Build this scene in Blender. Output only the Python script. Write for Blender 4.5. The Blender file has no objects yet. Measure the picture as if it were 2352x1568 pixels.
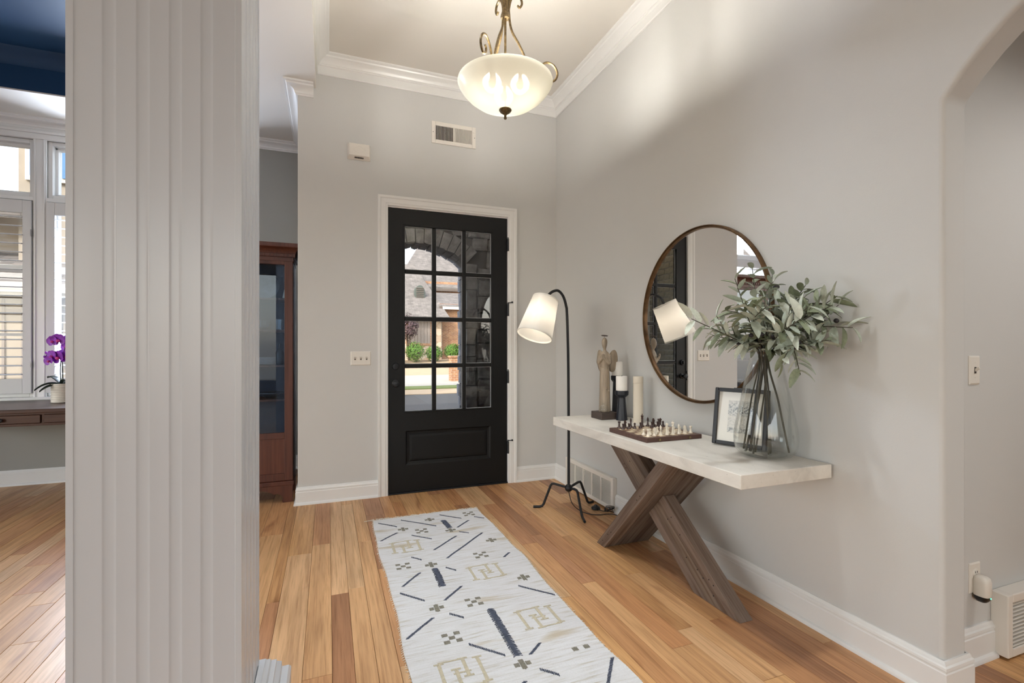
import bpy, bmesh, math, random
from mathutils import Vector, Matrix, Euler
R = math.radians
PI = math.pi
rng = random.Random(7)
S = bpy.context.scene
C = S.collection

# ------------------------------------------------------------------ camera
cam = bpy.data.cameras.new('camera')
cam.sensor_width = 36.0
cam.lens = 1115.3 / 2352 * 36
cam.shift_y = 12.2 / 2352
cam.clip_start = 0.05
cam.clip_end = 500
camo = bpy.data.objects.new('camera', cam)
camo.location = (0, 0, 1.26)
camo.rotation_euler = (R(90), 0, -0.36232)
C.objects.link(camo)
S.camera = camo

# ------------------------------------------------------------------ sky, sun, daylight, added fill lamps, exposure
W = bpy.data.worlds.new('sky')
S.world = W
W.use_nodes = True
wn = W.node_tree.nodes
wl = W.node_tree.links
wn.clear()
sky = wn.new('ShaderNodeTexSky')
sky.sky_type = 'NISHITA'
sky.sun_disc = False
sky.sun_elevation = R(42)
sky.sun_rotation = R(230)
sky.air_density = 1.4
sky.dust_density = 2.0
bg = wn.new('ShaderNodeBackground')
bg.inputs['Strength'].default_value = 0.42
wo = wn.new('ShaderNodeOutputWorld')
hz = wn.new('ShaderNodeHueSaturation')
hz.inputs['Saturation'].default_value = 0.5
wl.new(sky.outputs[0], hz.inputs['Color'])
wl.new(hz.outputs[0], bg.inputs[0])
wl.new(bg.outputs[0], wo.inputs[0])

def light(name, kind, loc, energy, color, rot=None, aim=None, **kw):
    l = bpy.data.lights.new(name, kind)
    l.energy = energy
    l.color = color
    for k, v in kw.items():
        setattr(l, k, v)
    o = bpy.data.objects.new(name, l)
    o.location = loc
    if aim is not None:
        o.rotation_euler = Vector(aim).to_track_quat('-Z', 'Y').to_euler()
    if rot is not None:
        o.rotation_euler = rot
    C.objects.link(o)
    return o

FILL_TINT = (0.80, 0.92, 1.08)
light('sun', 'SUN', (-8, -8, 12), 1.7, (1.0, 0.93, 0.83), aim=(.60, .55, -.58), angle=R(0.6))
# added fill lamps before unseen window openings behind and left of the camera
light('window_daylight_back', 'AREA', (-1.2, -4.85, 1.75), 18, FILL_TINT, aim=(0, 1, 0), shape='RECTANGLE', size=5.0, size_y=2.6)
light('window_daylight_left', 'AREA', (-4.85, 1.3, 1.75), 11, (0.78, 0.91, 1.1), aim=(1, 0, 0), shape='RECTANGLE', size=3.0, size_y=2.6)
light('window_daylight_study', 'AREA', (-4.85, 4.0, 1.75), 9, (0.74, 0.88, 1.1), aim=(1, 0, 0), shape='RECTANGLE', size=1.6, size_y=1.9)

light('window_daylight_front', 'AREA', (-1.95, 6.15, 2.2), 270, (0.78, 0.90, 1.1), aim=(.62, -.75, -.15), shape='RECTANGLE', size=.50, size_y=2.0)

S.view_settings.view_transform = 'Standard'
S.view_settings.look = 'None'
S.view_settings.gamma = 1.0
S.view_settings.use_curve_mapping = False
S.view_settings.exposure = 0.50
S.cycles.caustics_reflective = False
S.cycles.caustics_refractive = False
S.cycles.max_bounces = 9
S.cycles.diffuse_bounces = 4
S.cycles.transparent_max_bounces = 16
S.cycles.sample_clamp_indirect = 6.0

# ------------------------------------------------------------------ materials
def lin(r, g, b):
    f = lambda v: (v / 255 / 12.92) if v / 255 <= .04045 else ((v / 255 + .055) / 1.055) ** 2.4
    return (f(r), f(g), f(b), 1)

MATS = {}

class NT:
    def __init__(s, name):
        s.m = bpy.data.materials.new(name)
        s.m.use_nodes = True
        s.t = s.m.node_tree
        s.n = s.t.nodes
        s.l = s.t.links
        s.n.clear()
        s.out = s.n.new('ShaderNodeOutputMaterial')
        MATS[name] = s.m

    def node(s, kind, ins=None, **props):
        n = s.n.new('ShaderNode' + kind)
        for k, v in props.items():
            setattr(n, k, v)
        for k, v in (ins or {}).items():
            i = n.inputs[k]
            if isinstance(v, tuple) and len(v) == 2 and hasattr(v[0], 'outputs'):
                s.l.new(v[0].outputs[v[1]], i)
            elif hasattr(v, 'outputs'):
                s.l.new(v.outputs[0], i)
            else:
                i.default_value = v
        return n

    def ramp(s, fac, stops, interp='LINEAR'):
        r = s.node('ValToRGB', {'Fac': fac})
        e = r.color_ramp.elements
        while len(e) > 1:
            e.remove(e[0])
        e[0].position = stops[0][0]
        e[0].color = stops[0][1]
        for p, c in stops[1:]:
            x = e.new(p)
            x.color = c
        r.color_ramp.interpolation = interp
        return r

    def mix(s, fac, a, b, blend='MIX'):
        return (s.node('Mix', {0: fac, 6: a, 7: b}, data_type='RGBA', blend_type=blend), 2)

    def math(s, op, a, b=0.0, c=0.0):
        return s.node('Math', {0: a, 1: b, 2: c}, operation=op)

    def bsdf(s, **kw):
        p = s.node('BsdfPrincipled', {k.replace('_', ' '): v for k, v in kw.items()})
        s.l.new(p.outputs[0], s.out.inputs[0])
        return p

def G(v):
    return (v, v, v, 1)

def plain(name, col, rough=.5, metal=0.0, var=0.06, scale=6.0, bump=0.0, bscale=120.0, spec=.5, coat=0.0, stretch=(1, 1, 1)):
    t = NT(name)
    tc = t.node('TexCoord')
    mp = t.node('Mapping', {'Vector': (tc, 'Object'), 'Scale': stretch})
    nz = t.node('TexNoise', {'Vector': mp, 'Scale': scale, 'Detail': 4.0})
    lo = tuple(c * (1 - var) for c in col[:3]) + (1,)
    hi = tuple(min(1, c * (1 + var)) for c in col[:3]) + (1,)
    rp = t.ramp((nz, 'Fac'), [(.3, lo), (.7, hi)])
    kw = dict(Base_Color=rp, Roughness=rough, Metallic=metal, Specular_IOR_Level=spec, Coat_Weight=coat)
    if bump:
        bn = t.node('TexNoise', {'Vector': (tc, 'Object'), 'Scale': bscale, 'Detail': 3.0})
        kw['Normal'] = t.node('Bump', {'Height': (bn, 'Fac'), 'Strength': bump, 'Distance': .01})
    t.bsdf(**kw)
    return t.m

plain('wall_paint', lin(204, 203, 200), .75, var=.015, scale=1.3, bump=.06, bscale=260)
plain('study_paint', lin(158, 157, 151), .75, var=.015, scale=1.3)
plain('ceiling_paint', lin(222, 217, 209), .85, var=.012, scale=1.3)
plain('trim_paint', lin(231, 230, 227), .32, var=.01, scale=2.0)
plain('column_paint', lin(200, 202, 206), .26, var=.01, scale=2.0)
plain('navy_paint', lin(17, 58, 94), .55, var=.03, scale=1.5)
plain('black_paint', lin(15, 15, 15), .45, var=.08, scale=4, spec=.28)
plain('black_metal', lin(28, 29, 32), .42, metal=.3, var=.15, scale=30)
plain('black_plastic', lin(18, 18, 20), .35, var=.1)
plain('white_plastic', lin(226, 220, 210), .38, var=.01)
plain('register_enamel', lin(228, 222, 213), .4, var=.01)
plain('dark_void', lin(12, 12, 13), .9, var=.1)
plain('duct_shade', lin(66, 62, 58), .8, var=.1)
plain('shutter_paint', lin(214, 213, 211), .4, var=.01)
plain('candle_wax', lin(243, 238, 230), .55, var=.01)
plain('candle_holder_black', lin(24, 27, 36), .4, var=.15, scale=20)
plain('canister_cream', lin(222, 211, 193), .7, var=.02)
plain('light_chess_wood', lin(236, 226, 208), .35, var=.05, scale=60)
plain('dark_chess_wood', lin(62, 42, 38), .32, var=.2, scale=60)
plain('board_walnut', lin(86, 60, 52), .4, var=.2, scale=14, stretch=(1, 6, 1))
plain('board_pale_square', lin(228, 208, 176), .4, var=.06, scale=40)
plain('board_dark_square', lin(120, 88, 64), .4, var=.15, scale=40)
plain('statue_resin', lin(158, 142, 122), .42, var=.34, scale=34, stretch=(1, 1, .14), bump=.12, bscale=70)
plain('statue_base_wood', lin(74, 62, 56), .6, var=.25, scale=18, stretch=(1, 1, 6))
plain('leaf_sage', lin(172, 180, 164), .6, var=.14, scale=9)
plain('leaf_pale', lin(198, 203, 188), .6, var=.10, scale=9)
plain('leaf_olive', lin(132, 140, 114), .55, var=.16, scale=9)
plain('stem_brown', lin(74, 70, 56), .7, var=.25, scale=60)
plain('olive_black', lin(34, 28, 32), .4, var=.3, scale=30)
plain('lamp_cord', lin(30, 20, 18), .5, var=.2)
plain('fringe_cotton', lin(226, 218, 202), .9, var=.08, scale=50)
plain('stitch_navy', lin(76, 82, 98), .9, var=.3, scale=80)
plain('stitch_grey', lin(132, 128, 116), .9, var=.22, scale=90)
plain('stitch_tan', lin(196, 187, 164), .9, var=.14, scale=90)
plain('frame_black', lin(22, 22, 27), .3, var=.1)
plain('photo_mat', lin(232, 224, 210), .8, var=.01)
plain('mirror_bronze', lin(104, 78, 52), .38, metal=.7, var=.35, scale=26)
plain('mirror_back', lin(50, 44, 40), .7)
plain('fixture_bronze', lin(112, 95, 68), .38, metal=.8, var=.5, scale=90)
plain('cabinet_navy', lin(30, 44, 66), .6, var=.1)
plain('shade_linen', lin(240, 236, 228), .9, var=.02, scale=40)
plain('brass_latch', lin(150, 132, 96), .35, metal=.9)
plain('mortar', lin(214, 210, 196), .9, var=.06, scale=40)
plain('porch_brick', lin(124, 118, 96), .85, var=.3, scale=24, bump=.4, bscale=60)
plain('porch_stone', lin(104, 104, 108), .85, var=.45, scale=11, bump=1.0, bscale=34)
plain('porch_mortar', lin(52, 52, 54), .95, var=.2, scale=20)
plain('concrete_pale', lin(178, 171, 158), .9, var=.05, scale=3)
plain('concrete_tan', lin(180, 156, 126), .9, var=.06, scale=2)
plain('asphalt', lin(72, 71, 70), .95, var=.12, scale=20)
plain('grass_green', lin(104, 116, 56), .95, var=.3, scale=30)
plain('stucco_beige', lin(182, 170, 152), .9, var=.04, scale=5)
plain('exterior_trim', lin(224, 218, 206), .6, var=.03)
plain('shutter_taupe', lin(150, 138, 128), .7, var=.08, scale=8)
plain('vent_green_grey', lin(84, 92, 84), .7, var=.08)
plain('gutter_brown', lin(104, 92, 82), .6, var=.05)
plain('orchid_purple', lin(140, 48, 176), .5, var=.3, scale=40)
plain('orchid_pink', lin(196, 56, 132), .5, var=.2, scale=40)
plain('orchid_leaf', lin(22, 36, 30), .35, var=.2)
plain('ribbed_ceramic', lin(228, 220, 206), .25, var=.02)
plain('blue_glass_window', lin(120, 160, 200), .1, var=.08, scale=2, spec=.8)
plain('shrub_leaf', lin(84, 122, 40), .8, var=.4, scale=14)
plain('magnolia_leaf', lin(96, 118, 58), .5, var=.4, scale=14)
plain('plum_leaf', lin(92, 72, 74), .8, var=.3, scale=14)
plain('bark', lin(96, 80, 66), .9, var=.2, scale=14)
plain('china_white', lin(220, 222, 226), .2, var=.02)
plain('pewter', lin(120, 120, 124), .3, metal=.8, var=.2, scale=20)
plain('terrain_earth', lin(150, 132, 104), .95, var=.1, scale=1)

def emissive(name, col, strength):
    t = NT(name)
    e = t.node('Emission', {'Color': col, 'Strength': strength})
    t.l.new(e.outputs[0], t.out.inputs[0])
    return t.m
emissive('bulb_glow', (1, .88, .68, 1), 14)
emissive('green_led', (.1, 1, .5, 1), 3)

def thin_glass(name, tint, base=.04, edge=.5, rough=.0):
    t = NT(name)
    if edge < 0:
        lw = t.node('LayerWeight', {'Blend': .5})
        f = t.math('MULTIPLY_ADD', t.math('POWER', (lw, 'Facing'), 3.5), -edge, base)
    else:
        lw = t.node('LayerWeight', {'Blend': .25})
        f = t.math('MULTIPLY_ADD', (lw, 'Facing'), edge, base)
    tr = t.node('BsdfTransparent', {'Color': tint})
    gl = t.node('BsdfGlossy', {'Color': G(.95), 'Roughness': rough})
    mx = t.node('MixShader', {0: f, 1: tr, 2: gl})
    t.l.new(mx.outputs[0], t.out.inputs[0])
    return t.m
thin_glass('window_glass', G(.96), .03, .35)
thin_glass('vase_glass', (.975, .982, .978, 1), .035, -.75)
thin_glass('bottle_glass', (.94, .95, .95, 1), .06, -.8)
thin_glass('cabinet_glass', (.72, .80, .88, 1), .025, .14)
thin_glass('photo_glass', G(.98), .02, .15)

t = NT('mirror_silver')
t.bsdf(Base_Color=G(.93), Metallic=1.0, Roughness=.0)

def frosted(name, col, trans, see=0.0):
    t = NT(name)
    tc = t.node('TexCoord')
    nz = t.node('TexNoise', {'Vector': (tc, 'Object'), 'Scale': 5.0, 'Detail': 4.0})
    c = t.ramp((nz, 'Fac'), [(.3, tuple(x * .95 for x in col[:3]) + (1,)), (.7, col)])
    d = t.node('BsdfDiffuse', {'Color': c})
    tl = t.node('BsdfTranslucent', {'Color': c})
    m1 = t.node('MixShader', {0: trans, 1: d, 2: tl})
    g = t.node('BsdfGlossy', {'Roughness': .25})
    if see:
        rf = t.node('BsdfRefraction', {'Color': col, 'Roughness': .62, 'IOR': 1.02})
        m1 = t.node('MixShader', {0: see, 1: m1, 2: rf})
    m2 = t.node('MixShader', {0: .04, 1: m1, 2: g})
    t.l.new(m2.outputs[0], t.out.inputs[0])
    return t.m
frosted('frosted_bowl_glass', (.97, .93, .76, 1), .016, .010)
frosted('shade_fabric', (.94, .91, .86, 1), .45)
frosted('glazing_sealant', (.86, .88, .9, 1), .6)  # pale translucent white standing in for light caught by bevelled pane edges

def wood(name, tones, rough=.3, axis='y', grain=55.0, contrast=.45, coat=0.0, random_tone=True):
    """tones: list of colours picked per object; grain runs along axis"""
    t = NT(name)
    tc = t.node('TexCoord')
    oi = t.node('ObjectInfo')
    off = t.node('CombineXYZ', {0: t.math('MULTIPLY', (oi, 'Random'), 37.0), 1: t.math('MULTIPLY', (oi, 'Random'), 91.0), 2: t.math('MULTIPLY', (oi, 'Random'), 13.0)})
    v = t.node('VectorMath', {0: (tc, 'Object'), 1: off}, operation='ADD')
    sc = {'x': (.035, 1, 1), 'y': (1, .035, 1), 'z': (1, 1, .035)}[axis]
    mp = t.node('Mapping', {'Vector': v, 'Scale': sc})
    n1 = t.node('TexNoise', {'Vector': mp, 'Scale': grain, 'Detail': 6.0, 'Roughness': .62})
    n2 = t.node('TexNoise', {'Vector': mp, 'Scale': grain * .16, 'Detail': 3.0, 'Distortion': 1.2})
    n3 = t.node('TexNoise', {'Vector': v, 'Scale': 2.2, 'Detail': 2.0})
    sc2 = {'x': (.25, 1, 1), 'y': (1, .25, 1), 'z': (1, 1, .25)}[axis]
    mp2 = t.node('Mapping', {'Vector': v, 'Scale': sc2})
    kn = t.node('TexNoise', {'Vector': mp2, 'Scale': 5.5, 'Detail': 3.0, 'Distortion': .6})
    n = len(tones)
    base = t.ramp((oi, 'Random'), [(i / n, tones[i]) for i in range(n)], 'CONSTANT')
    g1 = t.ramp((n1, 'Fac'), [(.34, (1 - contrast * .8, 1 - contrast, 1 - contrast * 1.2, 1)), (.52, G(1)), (.75, G(1 + .10))])
    g2 = t.ramp((n2, 'Fac'), [(.32, (1 - contrast * .85, 1 - contrast * 1.0, 1 - contrast * 1.1, 1)), (.56, G(1)), (.8, G(1.06))])
    g3 = t.ramp((n3, 'Fac'), [(.3, G(.9)), (.7, G(1.08))])
    k = t.ramp((kn, 'Fac'), [(.25, (.42, .32, .27, 1)), (.31, (.8, .74, .7, 1)), (.36, G(1))])
    c = t.mix(1.0, base, g1, 'MULTIPLY')
    c = t.mix(1.0, c, g2, 'MULTIPLY')
    c = t.mix(1.0, c, g3, 'MULTIPLY')
    c = t.mix(1.0, c, k, 'MULTIPLY')
    b = t.node('Bump', {'Height': (n1, 'Fac'), 'Strength': .10, 'Distance': .002})
    rr = t.ramp((n1, 'Fac'), [(.3, G(min(1, rough + .12))), (.7, G(rough))])
    t.bsdf(Base_Color=c, Roughness=rr, Normal=b, Coat_Weight=coat, Coat_Roughness=.15, Specular_IOR_Level=.45)
    return t.m

FT = [lin(214, 168, 120), lin(200, 152, 104), lin(218, 177, 132), lin(194, 142, 98), lin(212, 166, 118), lin(172, 124, 88),
      lin(220, 177, 132), lin(202, 152, 106), lin(212, 164, 112), lin(186, 136, 98)]
wood('floor_oak', FT, .36, 'y', 105, .28)
wood('table_reclaimed', [lin(124, 107, 95), lin(110, 95, 84), lin(130, 114, 100)], .62, 'z', 70, .5)
wood('cabinet_mahogany', [lin(92, 48, 32), lin(86, 44, 30)], .35, 'z', 50, .4)
wood('desk_walnut', [lin(82, 52, 38), lin(76, 48, 36)], .3, 'x', 50, .4)

# pale stone-look table top
t = NT('table_stone')
tc = t.node('TexCoord')
mp = t.node('Mapping', {'Vector': (tc, 'Object'), 'Scale': (1, .35, 1)})
n1 = t.node('TexNoise', {'Vector': mp, 'Scale': 7.0, 'Detail': 8.0, 'Roughness': .6, 'Distortion': .8})
n2 = t.node('TexNoise', {'Vector': (tc, 'Object'), 'Scale': 90.0, 'Detail': 3.0})
c1 = t.ramp((n1, 'Fac'), [(.3, lin(206, 200, 190)), (.5, lin(228, 222, 212)), (.72, lin(236, 231, 222))])
c2 = t.ramp((n2, 'Fac'), [(.24, lin(150, 144, 136)), (.32, G(1))])
t.bsdf(Base_Color=t.mix(.55, c1, c2, 'MULTIPLY'), Roughness=.6)

# rug ground: undyed weft with tan bands
t = NT('rug_weave')
tc = t.node('TexCoord')
sx = t.node('SeparateXYZ', {0: (tc, 'Object')})
mp = t.node('Mapping', {'Vector': (tc, 'Object'), 'Scale': (2.2, 30, 1)})
st = t.node('TexNoise', {'Vector': mp, 'Scale': 3.0, 'Detail': 4.0})
mp2 = t.node('Mapping', {'Vector': (tc, 'Object'), 'Scale': (.9, 4.4, 1)})
bd = t.node('TexNoise', {'Vector': mp2, 'Scale': 2.0, 'Detail': 3.0})
mp3 = t.node('Mapping', {'Vector': (tc, 'Object'), 'Scale': (120, 300, 1)})
fl = t.node('TexNoise', {'Vector': mp3, 'Scale': 1.0, 'Detail': 2.0})
c1 = t.ramp((st, 'Fac'), [(.28, lin(196, 190, 178)), (.42, lin(220, 219, 219)), (.6, lin(228, 228, 230))])
c2 = t.ramp((bd, 'Fac'), [(.60, G(0)), (.70, G(1))])
c3 = t.mix(t.math('MULTIPLY', (c2, 'Color'), .75), c1, lin(188, 172, 140))
c4 = t.ramp((fl, 'Fac'), [(.3, G(.8)), (.42, G(1))])
wv = t.node('TexWave', {'Vector': (tc, 'Object'), 'Scale': 95.0, 'Distortion': 1.5}, bands_direction='Y')
wx = t.node('TexWave', {'Vector': (tc, 'Object'), 'Scale': 70.0, 'Distortion': 1.5}, bands_direction='X')
hh = t.math('ADD', (wv, 'Fac'), (wx, 'Fac'))
t.bsdf(Base_Color=t.mix(.7, c3, c4, 'MULTIPLY'), Roughness=.95, Specular_IOR_Level=.15,
       Normal=t.node('Bump', {'Height': hh, 'Strength': .28, 'Distance': .0025}))

# framed print: a grey sketch of a boat below a bank of trees
t = NT('photo_print')
tc = t.node('TexCoord')
n1 = t.node('TexNoise', {'Vector': (tc, 'Generated'), 'Scale': 14.0, 'Detail': 6.0})
sx = t.node('SeparateXYZ', {0: (tc, 'Generated')})
band = t.ramp((sx, 'Z'), [(0.0, G(.5)), (.10, G(.05)), (.2, G(.6)), (.5, G(.75)), (.6, G(.15)), (.78, G(.05)), (.95, G(.6))])
c1 = t.ramp((n1, 'Fac'), [(.40, lin(52, 56, 60)), (.55, lin(200, 196, 186))])
t.bsdf(Base_Color=t.mix((band, 'Color'), c1, lin(220, 211, 196)), Roughness=.5)

# shingles and facade masonry of the house across the street
def courses(name, cols, mort, w, h, rough=.9, bump=.3, offset=.5, mortar=.01, vary=.35):
    t = NT(name)
    tc = t.node('TexCoord')
    br = t.node('TexBrick', {'Vector': (tc, 'UV'), 'Color1': cols[0], 'Color2': cols[1], 'Mortar': mort, 'Scale': 1.0,
                             'Mortar Size': mortar, 'Brick Width': w, 'Row Height': h, 'Bias': 0.0}, offset=offset)
    nz = t.node('TexNoise', {'Vector': (tc, 'UV'), 'Scale': 3.0, 'Detail': 5.0})
    sh = t.ramp((nz, 'Fac'), [(.3, G(1 - vary)), (.7, G(1))])
    t.bsdf(Base_Color=t.mix(1.0, (br, 'Color'), sh, 'MULTIPLY'), Roughness=rough)
    return t.m
courses('roof_shingle', (lin(146, 138, 130), lin(124, 117, 110)), lin(98, 94, 90), .34, .15, mortar=.008)
courses('far_brick', (lin(196, 142, 96), lin(170, 112, 76)), lin(200, 186, 164), .24, .085, mortar=.008)
t = NT('far_stone')
tc = t.node('TexCoord')
vo = t.node('TexVoronoi', {'Vector': (tc, 'UV'), 'Scale': 3.2})
ve = t.node('TexVoronoi', {'Vector': (tc, 'UV'), 'Scale': 3.2}, feature='DISTANCE_TO_EDGE')
c1 = t.ramp((vo, 'Color'), [(.1, lin(196, 160, 120)), (.45, lin(214, 202, 186)), (.8, lin(180, 152, 124))])
c2 = t.ramp((ve, 'Distance'), [(.02, lin(216, 208, 196)), (.06, G(1))])
t.bsdf(Base_Color=t.mix(1.0, c1, c2, 'MULTIPLY'), Roughness=.9)

# ------------------------------------------------------------------ mesh helpers
class MB:
    def __init__(s):
        s.v = []
        s.f = []
        s.uv = None

    def add(s, vs, fs):
        b = len(s.v)
        s.v += [tuple(p) for p in vs]
        s.f += [tuple(b + i for i in f) for f in fs]
        return s

    def box(s, x0, x1, y0, y1, z0, z1):
        return s.add([(x0, y0, z0), (x1, y0, z0), (x1, y1, z0), (x0, y1, z0), (x0, y0, z1), (x1, y0, z1), (x1, y1, z1), (x0, y1, z1)],
                     [(0, 3, 2, 1), (4, 5, 6, 7), (0, 1, 5, 4), (1, 2, 6, 5), (2, 3, 7, 6), (3, 0, 4, 7)])

    def cbox(s, x0, x1, y0, y1, z0, z1, c=.003):
        """box with its top edges chamfered"""
        return s.add([(x0, y0, z0), (x1, y0, z0), (x1, y1, z0), (x0, y1, z0), (x0, y0, z1 - c), (x1, y0, z1 - c), (x1, y1, z1 - c), (x0, y1, z1 - c),
                      (x0 + c, y0 + c, z1), (x1 - c, y0 + c, z1), (x1 - c, y1 - c, z1), (x0 + c, y1 - c, z1)],
                     [(0, 1, 5, 4), (1, 2, 6, 5), (2, 3, 7, 6), (3, 0, 4, 7), (4, 5, 9, 8), (5, 6, 10, 9), (6, 7, 11, 10), (7, 4, 8, 11), (8, 9, 10, 11), (0, 3, 2, 1)])

    def prism(s, poly, a, b, axis='y'):
        """poly: 2-D outline; axis x -> (y,z), y -> (x,z), z -> (x,y); extruded a..b"""
        n = len(poly)
        mk = {'x': lambda p, t: (t, p[0], p[1]), 'y': lambda p, t: (p[0], t, p[1]), 'z': lambda p, t: (p[0], p[1], t)}[axis]
        vs = [mk(p, a) for p in poly] + [mk(p, b) for p in poly]
        fs = [tuple(range(n))[::-1], tuple(range(n, 2 * n))] + [(i, (i + 1) % n, n + (i + 1) % n, n + i) for i in range(n)]
        return s.add(vs, fs)

    def lathe(s, prof, seg=32, c=(0, 0, 0), cap=True, M=None):
        vs = []
        for r, z in prof:
            for k in range(seg):
                a = 2 * PI * k / seg
                p = Vector((r * math.cos(a), r * math.sin(a), z))
                if M is not None:
                    p = M @ p
                vs.append((c[0] + p.x, c[1] + p.y, c[2] + p.z))
        fs = []
        m = len(prof)
        for i in range(m - 1):
            for k in range(seg):
                fs.append((i * seg + k, i * seg + (k + 1) % seg, (i + 1) * seg + (k + 1) % seg, (i + 1) * seg + k))
        if cap:
            fs.append(tuple(range(seg))[::-1])
            fs.append(tuple(range((m - 1) * seg, m * seg)))
        return s.add(vs, fs)

    def loft(s, rings, cap=True):
        n = len(rings[0])
        vs = [p for r in rings for p in r]
        fs = []
        for i in range(len(rings) - 1):
            for k in range(n):
                fs.append((i * n + k, i * n + (k + 1) % n, (i + 1) * n + (k + 1) % n, (i + 1) * n + k))
        if cap:
            fs.append(tuple(range(n))[::-1])
            fs.append(tuple(range((len(rings) - 1) * n, len(rings) * n)))
        return s.add(vs, fs)

    def tube(s, pts, r, seg=8, cap=True):
        pts = [Vector(p) for p in pts]
        rs = r if isinstance(r, (list, tuple)) else [r] * len(pts)
        rings = []
        up = None
        for i, p in enumerate(pts):
            d = (pts[min(i + 1, len(pts) - 1)] - pts[max(i - 1, 0)]).normalized()
            if up is None:
                up = Vector((0, 0, 1)) if abs(d.z) < .9 else Vector((1, 0, 0))
            a = up - d * up.dot(d)
            if a.length < 1e-5:
                a = d.orthogonal()
            a.normalize()
            up = a
            b = d.cross(a)
            rings.append([tuple(p + (a * math.cos(2 * PI * k / seg) + b * math.sin(2 * PI * k / seg)) * rs[i]) for k in range(seg)])
        return s.loft(rings, cap)

    def ball(s, c, r, seg=16, rings=10, sc=(1, 1, 1)):
        prof = [(r * math.sin(PI * i / rings), -r * math.cos(PI * i / rings)) for i in range(rings + 1)]
        prof[0] = (r * .02, -r)
        prof[-1] = (r * .02, r)
        return s.lathe(prof, seg, c, True, Matrix.Diagonal(Vector(sc)))

    def mesh(s, name):
        me = bpy.data.meshes.new(name)
        me.from_pydata(s.v, [], s.f)
        me.update()
        return me

    def build(s, name, mat, parent=None, smooth=False, bevel=0.0, bseg=2, angle=35, local=False, uvbox=False):
        me = s.mesh(name)
        if parent is not None and not local:
            me.transform(LOC[parent.name].inverted())
        if uvbox:
            uv = me.uv_layers.new(name='UVMap')
            for p in me.polygons:
                n = p.normal
                for li in p.loop_indices:
                    co = me.vertices[me.loops[li].vertex_index].co
                    if abs(n.x) > max(abs(n.y), abs(n.z)):
                        uv.data[li].uv = (co.y, co.z)
                    elif abs(n.z) > .93:
                        uv.data[li].uv = (co.x, co.y)
                    else:
                        uv.data[li].uv = (co.x, math.hypot(co.y, co.z) if abs(n.z) > .3 else co.z)
        me.materials.append(MATS[mat])
        o = link(name, me, parent)
        if smooth:
            shade(me, angle)
        if bevel:
            m = o.modifiers.new('bevel', 'BEVEL')
            m.width = bevel
            m.segments = bseg
            m.limit_method = 'ANGLE'
            m.angle_limit = R(30)
        return o

LOC = {}

def shade(me, angle=35):
    me.polygons.foreach_set('use_smooth', [True] * len(me.polygons))
    try:
        me.set_sharp_from_angle(angle=R(angle))
    except Exception:
        pass

def link(name, data, parent=None):
    o = bpy.data.objects.new(name, data)
    C.objects.link(o)
    if parent is not None:
        o.parent = parent
    return o

def tag(o, label, cat, group=None, kind=None):
    o['label'] = label
    o['category'] = cat
    if group:
        o['group'] = group
    if kind:
        o['kind'] = kind
    return o

def thing(name, label, cat, loc=(0, 0, 0), rotz=0.0, group=None, kind=None):
    o = link(name, None)
    o.location = loc
    o.rotation_euler = (0, 0, rotz)
    o.empty_display_size = .05
    LOC[o.name] = Matrix.Translation(Vector(loc)) @ Matrix.Rotation(rotz, 4, 'Z')
    return tag(o, label, cat, group, kind)

def struct(mb, name, mat, label, cat, **kw):
    return tag(mb.build(name, mat, **kw), label, cat, kind='structure')

def put(name, me, mat, parent, loc, rot=(0, 0, 0), sc=(1, 1, 1)):
    """a part that shares mesh data; loc is in world space"""
    o = link(name, me, parent)
    M = LOC[parent.name].inverted() @ (Matrix.Translation(Vector(loc)) @ Euler(rot).to_matrix().to_4x4())
    o.location = M.to_translation()
    o.rotation_euler = M.to_euler()
    o.scale = sc
    if mat and not me.materials:
        me.materials.append(MATS[mat])
    return o

def bez(pts, n=8):
    """Catmull-Rom through the points"""
    P = [Vector(p) for p in pts]
    P = [P[0] * 2 - P[1]] + P + [P[-1] * 2 - P[-2]]
    out = []
    for i in range(1, len(P) - 2):
        a, b, c, d = P[i - 1:i + 3]
        for k in range(n):
            u = k / n
            out.append(.5 * ((2 * b) + (c - a) * u + (2 * a - 5 * b + 4 * c - d) * u * u + (3 * b - a - 3 * c + d) * u ** 3))
    out.append(P[-2])
    return out

def mould(mb, path, prof, side=-1, closed=False):
    n = len(path)
    P = [Vector(p) for p in path]
    nor = []
    segs = n if closed else n - 1
    for i in range(segs):
        d = (P[(i + 1) % n] - P[i]).normalized()
        nor.append(Vector((-d.y, d.x)) * side)
    rings = []
    for i in range(n):
        a = nor[(i - 1) % segs] if (closed or i > 0) else nor[0]
        b = nor[i % segs] if (closed or i < n - 1) else nor[-1]
        m = a if (a - b).length < 1e-4 else (a + b) / max(.2, 1 + a.dot(b))
        rings.append([(P[i].x + m.x * o, P[i].y + m.y * o, z) for o, z in prof])
    if closed:
        rings.append(rings[0])
    k = len(prof)
    vs = [p for r in rings for p in r]
    fs = []
    for i in range(len(rings) - 1):
        for j in range(k):
            fs.append((i * k + j, i * k + (j + 1) % k, (i + 1) * k + (j + 1) % k, (i + 1) * k + j))
    if not closed:
        fs += [tuple(range(k)), tuple(range((len(rings) - 1) * k, len(rings) * k))]
    mb.add(vs, fs)
    return mb

XW, YD = 2.055, 4.225
ZS, ZT = 3.345, 3.61          # soffit and raised foyer ceiling

# ------------------------------------------------------------------ shell
# floor of separate oak planks
floor = MB().box(-5.2, 4.6, -5.2, 5.9, -.08, -.019).build('floor', 'dark_void')
tag(floor, 'honey and brown oak plank floor running toward the front door', 'floor', kind='structure')
LOC[floor.name] = Matrix.Identity(4)

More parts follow.
